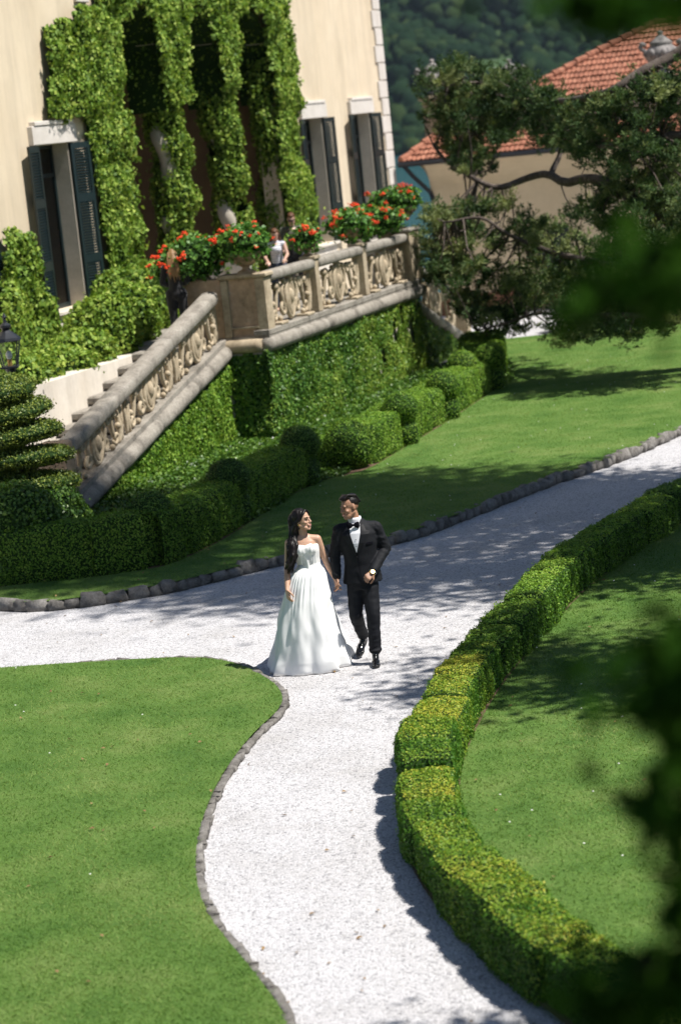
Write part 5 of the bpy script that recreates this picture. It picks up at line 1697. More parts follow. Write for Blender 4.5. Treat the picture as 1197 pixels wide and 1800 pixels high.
def near_cluster(c, n, s, sz):
    global off
    c = np.array(c)
    if c[0] < 0.8 and abs(c[1] - 4.6) < 0.01:      # the hanging twigs hold their leaves a little nearer
        c = np.array([0, 0, 5.6]) + (c - np.array([0, 0, 5.6])) * 0.80
        s = np.array(s) * 0.80
        sz = sz * 0.8
        n = int(n * 0.85)
    Pp = c + RNG.normal(0, 1, (n, 3)) * np.array(s)
    v, f = leaf_quads(Pp, unit(RNG.normal(size=(n, 3)) + np.array([0, -0.5, 0.8])), sz, 0.5, 0.55, 0.6, fold=0.08)
    V.append(v); F.append(f + off); off += len(v)
    T.append(np.repeat(np.clip(RNG.normal(0.5, 0.2, n), 0, 1), 4))
near_cluster((0.66, 4.6, 5.23), 130, (0.07, 0.12, 0.045), 0.085)
near_cluster((0.52, 4.6, 5.19), 26, (0.05, 0.08, 0.03), 0.075)
near_cluster((0.67, 4.6, 4.50), 150, (0.055, 0.12, 0.045), 0.085)
near_cluster((0.60, 4.6, 4.42), 110, (0.05, 0.1, 0.06), 0.085)
near_cluster((0.45, 4.6, 4.29), 4, (0.03, 0.03, 0.008), 0.07)
near_cluster((0.60, 4.6, 4.18), 130, (0.045, 0.1, 0.06), 0.085)
near_cluster((0.54, 4.6, 3.85), 130, (0.06, 0.1, 0.035), 0.085)
near_cluster((0.42, 4.6, 3.775), 60, (0.05, 0.1, 0.02), 0.08)
near_cluster((0.61, 4.6, 3.97), 90, (0.04, 0.1, 0.04), 0.085)
near_cluster((0.64, 4.6, 5.745), 130, (0.055, 0.12, 0.018), 0.085)
near_cluster((0.54, 4.6, 5.775), 50, (0.045, 0.12, 0.012), 0.08)
near_cluster((0.24, 4.6, 3.765), 5, (0.02, 0.03, 0.01), 0.07)
# the crown itself, right of the view
for k in range(150):
    d = RNG.normal(size=3); d /= np.linalg.norm(d)
    c = np.array([2.35, 3.7, 6.6]) + d * np.array([1.25, 1.4, 1.9]) * RNG.random() ** 0.4
    near_cluster(c, 26, (0.22, 0.22, 0.16), 0.12)
for k in range(60):
    c = np.array([RNG.uniform(0.95, 1.7), RNG.uniform(3.9, 4.7), RNG.uniform(3.4, 6.0)])
    near_cluster(c, 22, (0.13, 0.16, 0.12), 0.10)
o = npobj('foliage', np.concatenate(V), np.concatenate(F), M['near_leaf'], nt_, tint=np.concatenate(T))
o['kind'] = 'stuff'

# ================================================================== PEOPLE
def skin_mat(name, c):
    mt, nt, b = new_mat(name)
    r = ramp(nt, [(0.3, tuple(x * 0.88 for x in c)), (0.7, c)])
    nt.links.new(noise_tex(nt, wpos(nt), 22, 3), r.inputs[0])
    nt.links.new(r.outputs[0], b.inputs['Base Color'])
    b.inputs['Roughness'].default_value = 0.48
    b.inputs['Subsurface Weight'].default_value = 0.12
    b.inputs['Subsurface Radius'].default_value = (0.02, 0.008, 0.004)
    b.inputs['Subsurface Scale'].default_value = 0.3
    return mt
M['skin_b'] = skin_mat('skin_bride', (0.50, 0.30, 0.205))
M['skin_g'] = skin_mat('skin_groom', (0.34, 0.18, 0.112))
M['skin_f'] = skin_mat('skin_pale', (0.50, 0.31, 0.235))
def hair_mat(name, c, rough=0.42):
    mt, nt, b = new_mat(name)
    w = nt.nodes.new('ShaderNodeTexWave')
    w.inputs['Scale'].default_value = 40
    w.inputs['Distortion'].default_value = 6
    w.inputs['Detail'].default_value = 2
    nt.links.new(wpos(nt), w.inputs['Vector'])
    r = ramp(nt, [(0.2, tuple(x * 0.6 for x in c)), (0.8, c)])
    b.inputs['Specular IOR Level'].default_value = 0.25
    nt.links.new(w.outputs['Fac'], r.inputs[0])
    nt.links.new(r.outputs[0], b.inputs['Base Color'])
    b.inputs['Roughness'].default_value = rough
    bump(nt, b, w.outputs['Fac'], 0.2, 0.002)
    return mt
M['hair_black'] = hair_mat('hair_black', (0.009, 0.0065, 0.006))
M['hair_blond'] = hair_mat('hair_dark_blond', (0.26, 0.15, 0.065), 0.45)
M['hair_brown'] = hair_mat('hair_brown', (0.12, 0.055, 0.028), 0.45)
def cloth_mat(name, c, rough=0.8, sheen=0.3, bscale=260, bstr=0.25, fold=0.0):
    mt, nt, b = new_mat(name)
    b.inputs['Base Color'].default_value = (*c, 1)
    b.inputs['Roughness'].default_value = rough
    b.inputs['Sheen Weight'].default_value = sheen
    b.inputs['Specular IOR Level'].default_value = 0.25
    bump(nt, b, noise_tex(nt, wpos(nt), bscale, 3), bstr, 0.002)
    return mt
M['suit'] = cloth_mat('black_wool', (0.0062, 0.007, 0.010), 0.75, 0.0)
M['lapel'] = plain('black_satin', (0.005, 0.0055, 0.008), 0.55, 0, 0.25)
M['velvet'] = plain('black_velvet', (0.004, 0.004, 0.007), 0.9, 0, 0.1)
M['shirt'] = cloth_mat('white_shirt', (0.64, 0.64, 0.68), 0.7, 0.1)
M['satin'] = cloth_mat('white_satin', (0.74, 0.74, 0.735), 0.42, 0.1, 160, 0.1)
M['tulle'] = cloth_mat('white_gown', (0.76, 0.765, 0.76), 0.6, 0.15, 160, 0.1)
M['shoe'] = plain('patent_leather', (0.006, 0.006, 0.007), 0.12, 0, 0.6)
M['gold'] = plain('gold', (0.75, 0.52, 0.17), 0.25, 1.0)
M['lip'] = plain('lip', (0.42, 0.13, 0.11), 0.4)
M['teeth'] = plain('teeth', (0.75, 0.72, 0.66), 0.4)
M['eye'] = plain('dark_eye', (0.02, 0.012, 0.008), 0.2)

def v3(*a): return np.array(a, float)
class Blob:
    """union of round cones, ellipsoids and ring lofts, fused into one skin"""
    def __init__(s): s.mb = MB()
    def cap(s, p0, p1, r0, r1, n=12):
        p0, p1 = np.array(p0, float), np.array(p1, float)
        d = p1 - p0
        L = np.linalg.norm(d) + 1e-9
        d /= L
        path, rr = [], []
        for t in (-0.98, -0.8, -0.5, -0.2): path.append(p0 + d * r0 * t); rr.append(r0 * math.sqrt(1 - t * t))
        path += [p0, p1]; rr += [r0, r1]
        for t in (0.2, 0.5, 0.8, 0.98): path.append(p1 + d * r1 * t); rr.append(r1 * math.sqrt(1 - t * t))
        b = np.cross(d, [0.3, 0.9, 0.31] if abs(d[1]) < 0.9 else [1, 0, 0.1]); b /= np.linalg.norm(b)
        a = np.cross(d, b)
        V = [p + (b * math.cos(w) + a * math.sin(w)) * r for p, r in zip(path, rr) for w in np.linspace(0, 2 * math.pi, n, endpoint=False)]
        m_ = len(path)
        F = [(i * n + k, i * n + (k + 1) % n, (i + 1) * n + (k + 1) % n, (i + 1) * n + k) for i in range(m_ - 1) for k in range(n)]
        F += [tuple(range(n - 1, -1, -1)), tuple(range((m_ - 1) * n, m_ * n))]
        s.mb.add(V, F)
        return s
    def chain(s, pts, rad):
        for i in range(len(pts) - 1): s.cap(pts[i], pts[i + 1], rad[i], rad[i + 1])
        return s
    def ell(s, c, r, ax=None):
        R = None
        if ax is not None: R = Matrix([list(x) for x in np.stack(ax, 1)])
        s.mb.ball(c, r, nu=16, nv=10, R=R)
        return s
    def loft(s, rings, n=28, yaw=0.0):
        """rings: (cx,cy,z,rx,ry[,power])"""
        V = []
        for q in rings:
            cx, cy, z, rx, ry = q[:5]
            pw = q[5] if len(q) > 5 else 1.0
            for w in np.linspace(0, 2 * math.pi, n, endpoint=False):
                c_, s_ = math.cos(w), math.sin(w)
                x, y = rx * abs(c_) ** pw * np.sign(c_), ry * abs(s_) ** pw * np.sign(s_)
                V.append((cx + x * math.cos(yaw) - y * math.sin(yaw), cy + x * math.sin(yaw) + y * math.cos(yaw), z))
        m_ = len(rings)
        F = [(i * n + k, i * n + (k + 1) % n, (i + 1) * n + (k + 1) % n, (i + 1) * n + k) for i in range(m_ - 1) for k in range(n)]
        F += [tuple(range(n - 1, -1, -1)), tuple(range((m_ - 1) * n, m_ * n))]
        s.mb.add(V, F)
        return s
    def build(s, name, mat, parent, voxel=0.008, smooth=2, noise=None):
        o = s.mb.build(name, mat, parent, smooth=True)
        r = o.modifiers.new('r', 'REMESH')
        r.mode = 'VOXEL'
        r.voxel_size = voxel
        r.use_smooth_shade = True
        if smooth:
            q = o.modifiers.new('s', 'SMOOTH')
            q.iterations = smooth
            q.factor = 0.5
        dg = bpy.context.evaluated_depsgraph_get()
        dg.update()
        me = bpy.data.meshes.new_from_object(o.evaluated_get(dg))
        o.modifiers.clear()
        o.data = me
        if not len(me.materials): me.materials.append(mat)
        if noise:
            n_ = len(me.vertices)
            co_ = np.empty(n_ * 3, np.float32); me.vertices.foreach_get('co', co_)
            no_ = np.empty(n_ * 3, np.float32); me.vertices.foreach_get('normal', no_)
            co_, no_ = co_.reshape(-1, 3), no_.reshape(-1, 3)
            k = noise(co_ + origin_of(parent))
            me.vertices.foreach_set('co', (co_ + no_ * k[:, None]).ravel().astype(np.float32))
            me.update()
        if name == 'body':
            bm = bmesh.new(); bm.from_mesh(me)
            bm.verts.ensure_lookup_table()
            seen, best = set(), []
            for v0 in bm.verts:
                if v0.index in seen: continue
                st_, isl = [v0], []
                seen.add(v0.index)
                while st_:
                    v = st_.pop(); isl.append(v)
                    for e in v.link_edges:
                        w = e.other_vert(v)
                        if w.index not in seen: seen.add(w.index); st_.append(w)
                if len(isl) > len(best): best = isl
            kp = set(v.index for v in best)
            bmesh.ops.delete(bm, geom=[v for v in bm.verts if v.index not in kp], context='VERTS')
            bm.to_mesh(me); bm.free()
        me.polygons.foreach_set('use_smooth', [True] * len(me.polygons))
        return o

def norm(a):
    a = np.array(a, float)
    return a / np.linalg.norm(a)

def add_hand(B, wrist, fwd, palm_n, side, curl, s=1.0, thumb=0.6):
    """palm, four fingers of unequal length, thumb from the side of the palm.
       fwd = wrist to knuckles, palm_n = out of the palm, side=+1 thumb on cross(fwd,palm_n)"""
    f = norm(fwd)
    pn = norm(np.array(palm_n) - f * np.dot(palm_n, f))
    lat = np.cross(f, pn) * side            # towards the thumb
    w = np.array(wrist)
    kn = []
    for i, (o, l) in enumerate(((0.030, .085), (0.010, .090), (-0.010, .086), (-0.029, .078))):
        k = w + f * l * s + lat * o * s
        kn.append(k)
        B.cap(w + lat * o * 0.55 * s + f * 0.01, k, 0.0155 * s, 0.0125 * s)
    for i, (k, L) in enumerate(zip(kn, (0.072, 0.080, 0.074, 0.058))):
        p = k
        a = curl[i]
        ang = 0.0
        r = 0.0088 * s
        for j, fr in enumerate((0.45, 0.32, 0.23)):
            ang += a * (0.7 if j == 0 else 1.0)
            d = f * math.cos(ang) + pn * math.sin(ang) + lat * 0.03 * (1.5 - i)
            q = p + norm(d) * L * fr * s
            B.cap(p, q, r, r * 0.9)
            p, r = q, r * 0.9
    t0 = w + f * 0.022 * s + lat * 0.030 * s
    d = norm(f * 0.75 + lat * 0.75 + pn * 0.35 * thumb)
    t1 = t0 + d * 0.038 * s
    t2 = t1 + norm(f + lat * 0.15 + pn * thumb) * 0.032 * s
    t3 = t2 + norm(f + pn * thumb * 1.3 - lat * 0.2) * 0.024 * s
    B.cap(w + f * 0.012 * s + lat * 0.012 * s, t0, 0.014 * s, 0.0135 * s).cap(t0, t1, 0.0135 * s, 0.0115 * s).cap(t1, t2, 0.0115 * s, 0.010 * s).cap(t2, t3, 0.010 * s, 0.0085 * s)

def add_head(B, c, f, tilt=0.0, pitch=0.0, s=1.0, male=True):
    """head centred on c, looking along horizontal f; returns its frame function"""
    f = norm([f[0], f[1], 0])
    r = norm(np.cross(f, [0, 0, 1]))
    u = v3(0, 0, 1)
    f2 = f * math.cos(pitch) + u * math.sin(pitch)
    u2 = u * math.cos(pitch) - f * math.sin(pitch)
    u3 = u2 * math.cos(tilt) + r * math.sin(tilt)
    r3 = r * math.cos(tilt) - u2 * math.sin(tilt)
    ax = (r3, f2, u3)
    def H(x, y, z): return np.array(c) + (r3 * x + f2 * y + u3 * z) * s
    B.ell(H(0, -0.012, 0.028), (0.073 * s, 0.093 * s, 0.088 * s), ax)               # skull
    B.ell(H(0, 0.028, -0.030), (0.058 * s, 0.060 * s, 0.078 * s), ax)               # face
    B.cap(H(-0.03, 0.045, -0.082), H(0.03, 0.045, -0.082), 0.026 * s, 0.026 * s)   # jaw
    B.ell(H(0, 0.070, -0.100), (0.024 * s, 0.020 * s, 0.018 * s), ax)               # chin
    jw = 0.050 if male else 0.044
    B.cap(H(-jw, -0.005, -0.055), H(-0.028, 0.055, -0.088), 0.022 * s, 0.022 * s)
    B.cap(H(jw, -0.005, -0.055), H(0.028, 0.055, -0.088), 0.022 * s, 0.022 * s)
    B.cap(H(0, 0.086, 0.012), H(0, 0.107, -0.027), 0.0085 * s, 0.0105 * s)           # nose
    B.cap(H(-0.009, 0.095, -0.033), H(0.009, 0.095, -0.033), 0.0085 * s, 0.0085 * s)
    B.cap(H(-0.035, 0.076, 0.020), H(0.035, 0.076, 0.020), 0.012 * s, 0.012 * s)   # brow
    for q in (-1, 1):
        B.ell(H(q * 0.040, 0.062, -0.030), (0.020 * s, 0.020 * s, 0.018 * s), ax)   # cheeks
        B.ell(H(q * 0.074, -0.008, -0.008), (0.009 * s, 0.018 * s, 0.030 * s), ax)  # ears
    B.cap(H(-0.018, 0.086, -0.060), H(0.018, 0.086, -0.060), 0.011 * s, 0.011 * s) # mouth
    return H, ax
def face_bits(H, ax, parent, s=1.0, smile=0.2, brow=True, lip='lip'):
    for q in (-1, 1):
        MB().ball(H(q * 0.031, 0.082, 0.000), (0.0125 * s, 0.006 * s, 0.006 * s), nu=10, nv=6, R=Matrix([list(x) for x in np.stack(ax, 1)])).build('eye', M['eye'], parent, smooth=True)
        if brow:
            MB().tube([H(q * 0.012, 0.089, 0.021), H(q * 0.032, 0.088, 0.026), H(q * 0.050, 0.074, 0.019)], [0.004 * s, 0.005 * s, 0.002 * s], 6).build('eyebrow', M['hair_black'], parent)
    m_ = MB().tube([H(-0.026, 0.084, -0.056 + 0.006 * smile), H(-0.012, 0.097, -0.060), H(0, 0.099, -0.060), H(0.012, 0.097, -0.060), H(0.026, 0.084, -0.056 + 0.006 * smile)], [0.002 * s, 0.0038 * s, 0.0045 * s, 0.0038 * s, 0.002 * s], 7)
    m_.tube([H(-0.022, 0.084, -0.064), H(-0.010, 0.096, -0.071), H(0.010, 0.096, -0.071), H(0.022, 0.084, -0.064)], [0.002 * s, 0.0042 * s, 0.0042 * s, 0.002 * s], 7)
    m_.build('lips', M[lip], parent, smooth=True)
    MB().tube([H(-0.020, 0.090, -0.0635), H(-0.008, 0.0985, -0.0655), H(0.008, 0.0985, -0.0655), H(0.020, 0.090, -0.0635)], [0.001 * s, 0.0028 * s, 0.0028 * s, 0.001 * s], 6).build('teeth', M['teeth'], parent, smooth=True)

# ---------------------------------------------------------------- groom
GY_ = 24.72
groom = empty('person', (0.14, GY_, 0), 'man in black tuxedo and bow tie walking hand in hand on the white gravel', 'person', 'wedding couple on the path')
def G(x, y, z): return v3(x, GY_ + y, z)
CL = G(-0.098, -0.03, 0.868)          # where the two hands meet
B = Blob()
gf = norm([-0.86, -0.50, 0])
H, ax = add_head(B, G(0.098, -0.012, 1.668), gf, 0.10, -0.10, 1.02, True)
B.cap(G(0.145, 0.015, 1.46), G(0.118, 0.0, 1.60), 0.062, 0.058)
B.loft([(x_, GY_ + y_, z_, a_, b_) for x_, y_, z_, a_, b_ in ((0.155, 0.02, 0.92, 0.15, 0.10), (0.155, 0.02, 1.1, 0.14, 0.095), (0.155, 0.01, 1.3, 0.165, 0.105), (0.155, 0.01, 1.42, 0.16, 0.09), (0.15, 0.01, 1.48, 0.08, 0.06))])
gsl, gsr = G(0.345, 0.02, 1.43), G(-0.035, 0.015, 1.44)
gel, ger = G(0.425, 0.05, 1.185), G(-0.105, 0.03, 1.18)
gwl, gwr = G(0.262, -0.165, 0.985), G(-0.108, -0.015, 0.945)
B.chain([gsl, gel, gwl], [0.05, 0.042, 0.030]).chain([gsr, ger, gwr], [0.05, 0.042, 0.030])
B.cap(gsl, G(0.155, 0.01, 1.42), 0.05, 0.08).cap(gsr, G(0.155, 0.01, 1.42), 0.05, 0.08)
add_hand(B, gwl, G(0.175, -0.235, 0.925) - gwl, v3(-0.2, 0.75, -0.55), 1, (1.05, 1.1, 1.15, 1.2), 1.0, 0.9)
add_hand(B, gwr, v3(0.03, -0.10, -1), v3(-1, -0.25, 0), -1, (0.5, 0.55, 0.6, 0.65), 1.0, 0.7)
for hip, kn, an in ((G(0.075, 0.02, 0.92), G(0.045, 0.0, 0.52), G(0.10, 0.40, 0.20)), (G(0.215, 0.02, 0.92), G(0.222, -0.10, 0.53), G(0.208, -0.07, 0.11))):
    B.chain([hip, kn, an], [0.085, 0.055, 0.038])
B.build('body', M['skin_g'], groom, 0.0055, 4)
face_bits(H, ax, groom, 1.02, 1.0)
# hair: short sides, swept back top
B = Blob()
B.ell(H(0, -0.026, 0.042), (0.0765, 0.090, 0.083), ax)
B.ell(H(0, 0.020, 0.098), (0.060, 0.075, 0.030), ax)
B.ell(H(0, -0.045, 0.090), (0.064, 0.062, 0.042), ax)
for k in range(-3, 4):
    B.chain([H(k * 0.016, 0.078 - abs(k) * 0.006, 0.098), H(k * 0.017, 0.02, 0.126), H(k * 0.017, -0.07, 0.100), H(k * 0.015, -0.108, 0.03)], [0.011, 0.013, 0.013, 0.010])
hair = B.build('hair', M['hair_black'], groom, 0.0055, 1)
# trim the hairline off the face: drop skin covered by hair below brow level in front
me = hair.data
bm = bmesh.new(); bm.from_mesh(me)
org_ = origin_of(groom)
kill = []
for v in bm.verts:
    q = (np.array(v.co[:]) + org_ - np.array(H(0, 0, 0))) / 1.02
    x, y, z = q @ ax[0], q @ ax[1], q @ ax[2]
    if (y > 0.020 and z < 0.062) or (y > -0.02 and z < 0.010) or (z < -0.055): kill.append(v)
bmesh.ops.delete(bm, geom=kill, context='VERTS')
bm.to_mesh(me); bm.free()

# jacket
def jrings():
    return [(0.158, 0.025, 0.865, 0.205, 0.150), (0.160, 0.025, 0.95, 0.196, 0.145), (0.160, 0.02, 1.06, 0.175, 0.132), (0.158, 0.012, 1.16, 0.176, 0.130), (0.156, 0.008, 1.28, 0.198, 0.135),
            (0.155, 0.01, 1.38, 0.205, 0.125), (0.154, 0.015, 1.45, 0.175, 0.098), (0.150, 0.02, 1.50, 0.105, 0.072), (0.148, 0.02, 1.535, 0.070, 0.060)]
B = Blob()
B.loft([(a, GY_ + b, c, d, e) for a, b, c, d, e in jrings()], 36)
B.cap(gsl + v3(-0.02, 0, -0.002), G(0.16, 0.015, 1.43), 0.066, 0.085).cap(gsr + v3(0.02, 0, -0.002), G(0.15, 0.015, 1.43), 0.066, 0.085)
B.chain([gsl + v3(0, 0, -0.015), gel, gel + (gwl - gel) * 0.90], [0.071, 0.062, 0.049])
B.chain([gsr + v3(0, 0, -0.015), ger, ger + (gwr - ger) * 0.92], [0.071, 0.060, 0.049])
def wrinkle(P):
    k = np.zeros(len(P))
    n1 = np.array([mnoise.noise(Vector((p[0] * 9, p[1] * 9, p[2] * 16))) for p in P])
    n2 = np.array([mnoise.noise(Vector((p[0] * 22 + p[2] * 14, p[1] * 20, p[2] * 30))) for p in P])
    arm = (P[:, 0] > 0.33) | (P[:, 0] < -0.03)
    return np.where(arm, 0.006 * n2 + 0.004 * n1, 0.003 * n1)
jk = B.build('jacket', M['suit'], groom, 0.0085, 3, wrinkle)
def jfront(x, z, off=0.0):
    R = jrings()
    zs = [r[2] for r in R]
    cx, cy, rx, ry = (np.interp(z, zs, [r[i] for r in R]) for i in (0, 1, 3, 4))
    t = np.clip((x - cx) / rx, -0.98, 0.98)
    return GY_ + cy - ry * math.sqrt(1 - t * t) - off
def on_front(poly_rows, off):
    """rows of (z, x0, x1) -> grid laid on the jacket front"""
    V, n_ = [], 7
    for z, x0, x1 in poly_rows:
        for t in np.linspace(0, 1, n_):
            x = x0 + (x1 - x0) * t
            V.append((x, jfront(x, z, off), z))
    F = [(i * n_ + k, i * n_ + k + 1, (i + 1) * n_ + k + 1, (i + 1) * n_ + k) for i in range(len(poly_rows) - 1) for k in range(n_ - 1)]
    return V, F
def solid_patch(name, rows, off, th, mat, sm=True):
    V, F = on_front(rows, off)
    V2, _ = on_front(rows, off + th)
    m_ = len(V); n_ = 7; r_ = len(rows)
    FF_ = [f for f in F] + [tuple(i + m_ for i in f[::-1]) for f in F]
    loop = [i for i in range(n_)] + [i * n_ + n_ - 1 for i in range(1, r_)] + [(r_ - 1) * n_ + k for k in range(n_ - 2, -1, -1)] + [i * n_ for i in range(r_ - 2, 0, -1)]
    for a, b in zip(loop, loop[1:] + loop[:1]): FF_.append((a, b, b + m_, a + m_))
    return MB().add(V + V2, FF_).build(name, mat, groom, smooth=False)
xc = 0.122
solid_patch('shirt_front', [(1.205, xc - 0.004, xc + 0.004), (1.30, xc - 0.030, xc + 0.034), (1.40, xc - 0.050, xc + 0.060), (1.47, xc - 0.052, xc + 0.066), (1.50, xc - 0.045, xc + 0.06)], 0.006, 0.006, M['shirt'])
solid_patch('lapel', [(1.20, xc - 0.012, xc - 0.001), (1.30, xc - 0.085, xc - 0.026), (1.385, xc - 0.135, xc - 0.046), (1.415, xc - 0.150, xc - 0.049), (1.420, xc - 0.108, xc - 0.050), (1.48, xc - 0.075, xc - 0.046)], 0.010, 0.003, M['lapel'])
solid_patch('lapel', [(1.20, xc + 0.000, xc + 0.014), (1.30, xc + 0.030, xc + 0.090), (1.385, xc + 0.055, xc + 0.145), (1.415, xc + 0.060, xc + 0.162), (1.420, xc + 0.060, xc + 0.120), (1.48, xc + 0.062, xc + 0.098)], 0.010, 0.003, M['lapel'])
solid_patch('front_edge', [(0.872, xc + 0.030, xc + 0.038), (1.0, xc + 0.010, xc + 0.016), (1.19, xc, xc + 0.006)], 0.004, 0.005, M['velvet'])
solid_patch('pocket', [(1.275, 0.235, 0.300), (1.298, 0.232, 0.300)], 0.004, 0.004, M['velvet'])
for z in (1.155,):
    MB().ball((xc - 0.001, jfront(xc, z, 0.008), z), (0.010, 0.006, 0.010), nu=10, nv=6).build('button', M['lapel'], groom, smooth=True)
for z in (1.27, 1.34):
    MB().ball((xc + 0.004, jfront(xc, z, 0.016), z), (0.005, 0.004, 0.005), nu=8, nv=5).build('stud', M['velvet'], groom, smooth=True)
# collar and bow tie
mb = MB()
mb.lathe([(0.069, 1.475), (0.071, 1.50), (0.069, 1.535), (0.067, 1.557), (0.062, 1.552)], (0.138, GY_ + 0.008, 0), 22)
mb.build('collar', M['shirt'], groom, smooth=True)
by = GY_ - 0.105
B = Blob()
for q in (-1, 1):
    B.ell((0.116 + q * 0.034, by + 0.002, 1.488), (0.030, 0.013, 0.030))
    B.ell((0.116 + q * 0.048, by + 0.006, 1.486), (0.020, 0.012, 0.037))
B.ell((0.116, by - 0.008, 1.49), (0.012, 0.013, 0.014))
B.build('bow_tie', M['velvet'], groom, 0.004, 1)
# trousers
B = Blob()
B.loft([(0.15, GY_ + 0.02, 0.80, 0.165, 0.115), (0.155, GY_ + 0.02, 0.92, 0.165, 0.12), (0.155, GY_ + 0.02, 1.0, 0.155, 0.115)])
B.chain([G(0.082, 0.02, 0.90), G(0.048, -0.005, 0.53), G(0.078, 0.22, 0.345), G(0.098, 0.36, 0.235)], [0.098, 0.074, 0.064, 0.060])
B.chain([G(0.222, 0.02, 0.90), G(0.226, -0.085, 0.53), G(0.216, -0.085, 0.30), G(0.212, -0.07, 0.155)], [0.100, 0.075, 0.066, 0.064])
B.ell(G(0.212, -0.075, 0.15), (0.070, 0.076, 0.026)).ell(G(0.212, -0.072, 0.205), (0.071, 0.074, 0.020))
def twr(P):
    return np.array([0.006 * mnoise.noise(Vector((p[0] * 12, p[1] * 8, p[2] * 18))) + 0.006 * max(0, mnoise.noise(Vector((p[0] * 6, p[1] * 9, p[2] * 34)))) * (p[2] < 0.6) for p in P])
B.build('trousers', M['suit'], groom, 0.0085, 3, twr)
# shoes
def shoe(heel, toe, lift_up, parent):
    heel, toe = np.array(heel), np.array(toe)
    f = norm(toe - heel)
    u = norm(np.array(lift_up) - f * np.dot(lift_up, f))
    r = np.cross(f, u)
    L_ = np.linalg.norm(toe - heel)
    ax_ = (r, f, u)
    B = Blob()
    def S(x, y, z): return heel + r * x + f * y * L_ + u * z
    B.ell(S(0, 0.14, 0.042), (0.036, 0.045, 0.042), ax_)
    B.ell(S(0, 0.30, 0.050), (0.036, 0.06, 0.046), ax_)
    B.ell(S(0, 0.58, 0.034), (0.044, 0.085, 0.033), ax_)
    B.ell(S(0, 0.82, 0.024), (0.036, 0.058, 0.023), ax_)
    B.cap(S(0, 0.2, 0.05), S(0, 0.22, 0.085), 0.035, 0.038)
    o = B.build('shoe', M['shoe'], parent, 0.006, 2)
    mb = MB()
    out = [(-.030, 0.02), (-.036, .25), (-.034, .45), (-.045, .66), (-.036, .86), (0, 1.0), (.036, .86), (.045, .66), (.034, .45), (.036, .25), (.030, .02)]
    mb.extrude(out, -0.006, 0.006, lambda a, b, h: S(a, b, h + 0.002))
    mb.extrude([(-.030, 0.0), (-.033, .26), (.033, .26), (.030, 0.0)], -0.024, -0.006, lambda a, b, h: S(a, b, h))
    mb.build('sole', M['shoe'], o)
shoe(G(0.210, -0.035, 0.026), G(0.196, -0.315, 0.008), (0, 0, 1), groom)
shoe(G(0.120, 0.455, 0.172), G(0.022, 0.235, 0.014), (0, -0.65, 0.75), groom)
# shirt cuffs and watch
d = norm(gwl - gel)
MB().tube([gwl - d * 0.040, gwl - d * 0.006], [0.042, 0.041], 14).build('cuff', M['shirt'], groom, smooth=True)
d2 = norm(gwr - ger)
MB().tube([gwr - d2 * 0.04, gwr - d2 * 0.012], [0.042, 0.041], 14).build('cuff', M['shirt'], groom, smooth=True)
w_ = MB().tube([gwl + d * 0.004, gwl + d * 0.020], [0.0345, 0.0345], 16)
wa = w_.build('wristwatch', M['gold'], groom, smooth=True)
pn = norm(v3(0.25, -0.75, 0.6) - d * np.dot(v3(0.25, -0.75, 0.6), d))
c0 = gwl + d * 0.012 + pn * 0.030
MB().tube([c0, c0 + pn * 0.010], [0.021, 0.020], 18).build('dial', M['gold'], wa)

# ---------------------------------------------------------------- bride
BX = -0.385
bride = empty('person', (BX, GY_, 0), 'woman in white strapless wedding gown with long dark hair holding the hand of the man', 'person', 'wedding couple on the path')
B = Blob()
bfv = norm([0.86, -0.52, 0])
H, ax = add_head(B, G(-0.405, -0.005, 1.582), bfv, -0.06, 0.10, 0.96, False)
B.cap(G(-0.410, 0.010, 1.37), G(-0.412, 0.0, 1.51), 0.047, 0.043)
B.loft([(-0.385, GY_ + 0.015, 0.95, 0.13, 0.10), (-0.385, GY_ + 0.01, 1.10, 0.112, 0.085), (-0.395, GY_, 1.22, 0.125, 0.095), (-0.402, GY_, 1.30, 0.132, 0.095), (-0.410, GY_ + 0.005, 1.36, 0.135, 0.075), (-0.413, GY_ + 0.01, 1.405, 0.10, 0.055), (-0.412, GY_ + 0.01, 1.43, 0.06, 0.045)])
bsl, bsr = G(-0.272, 0.005, 1.365), G(-0.565, 0.015, 1.350)
bel, ber = G(-0.200, 0.045, 1.105), G(-0.610, 0.02, 1.085)
bwl, bwr = G(-0.128, 0.0, 0.930), G(-0.632, -0.13, 0.885)
B.cap(bsl, G(-0.41, 0.008, 1.385), 0.046, 0.050).cap(bsr, G(-0.42, 0.008, 1.38), 0.046, 0.050)
B.chain([bsl, (bsl + bel) / 2, bel, bel * 0.6 + bwl * 0.4, bwl], [0.047, 0.040, 0.034, 0.034, 0.023])
B.chain([bsr, (bsr + ber) / 2, ber, ber * 0.6 + bwr * 0.4, bwr], [0.047, 0.040, 0.034, 0.034, 0.023])
add_hand(B, bwl, norm(v3(0.06, -0.10, -1)), v3(0.85, 0.15, 0), 1, (0.55, 0.6, 0.65, 0.6), 0.92, 0.7)
add_hand(B, bwr, norm(v3(0.10, -0.45, -1)), v3(0.9, 0.45, -0.1), 1, (0.45, 0.5, 0.55, 0.6), 0.92, 0.6)
B.build('body', M['skin_b'], bride, 0.0052, 4)
face_bits(H, ax, bride, 0.96, 0.8)
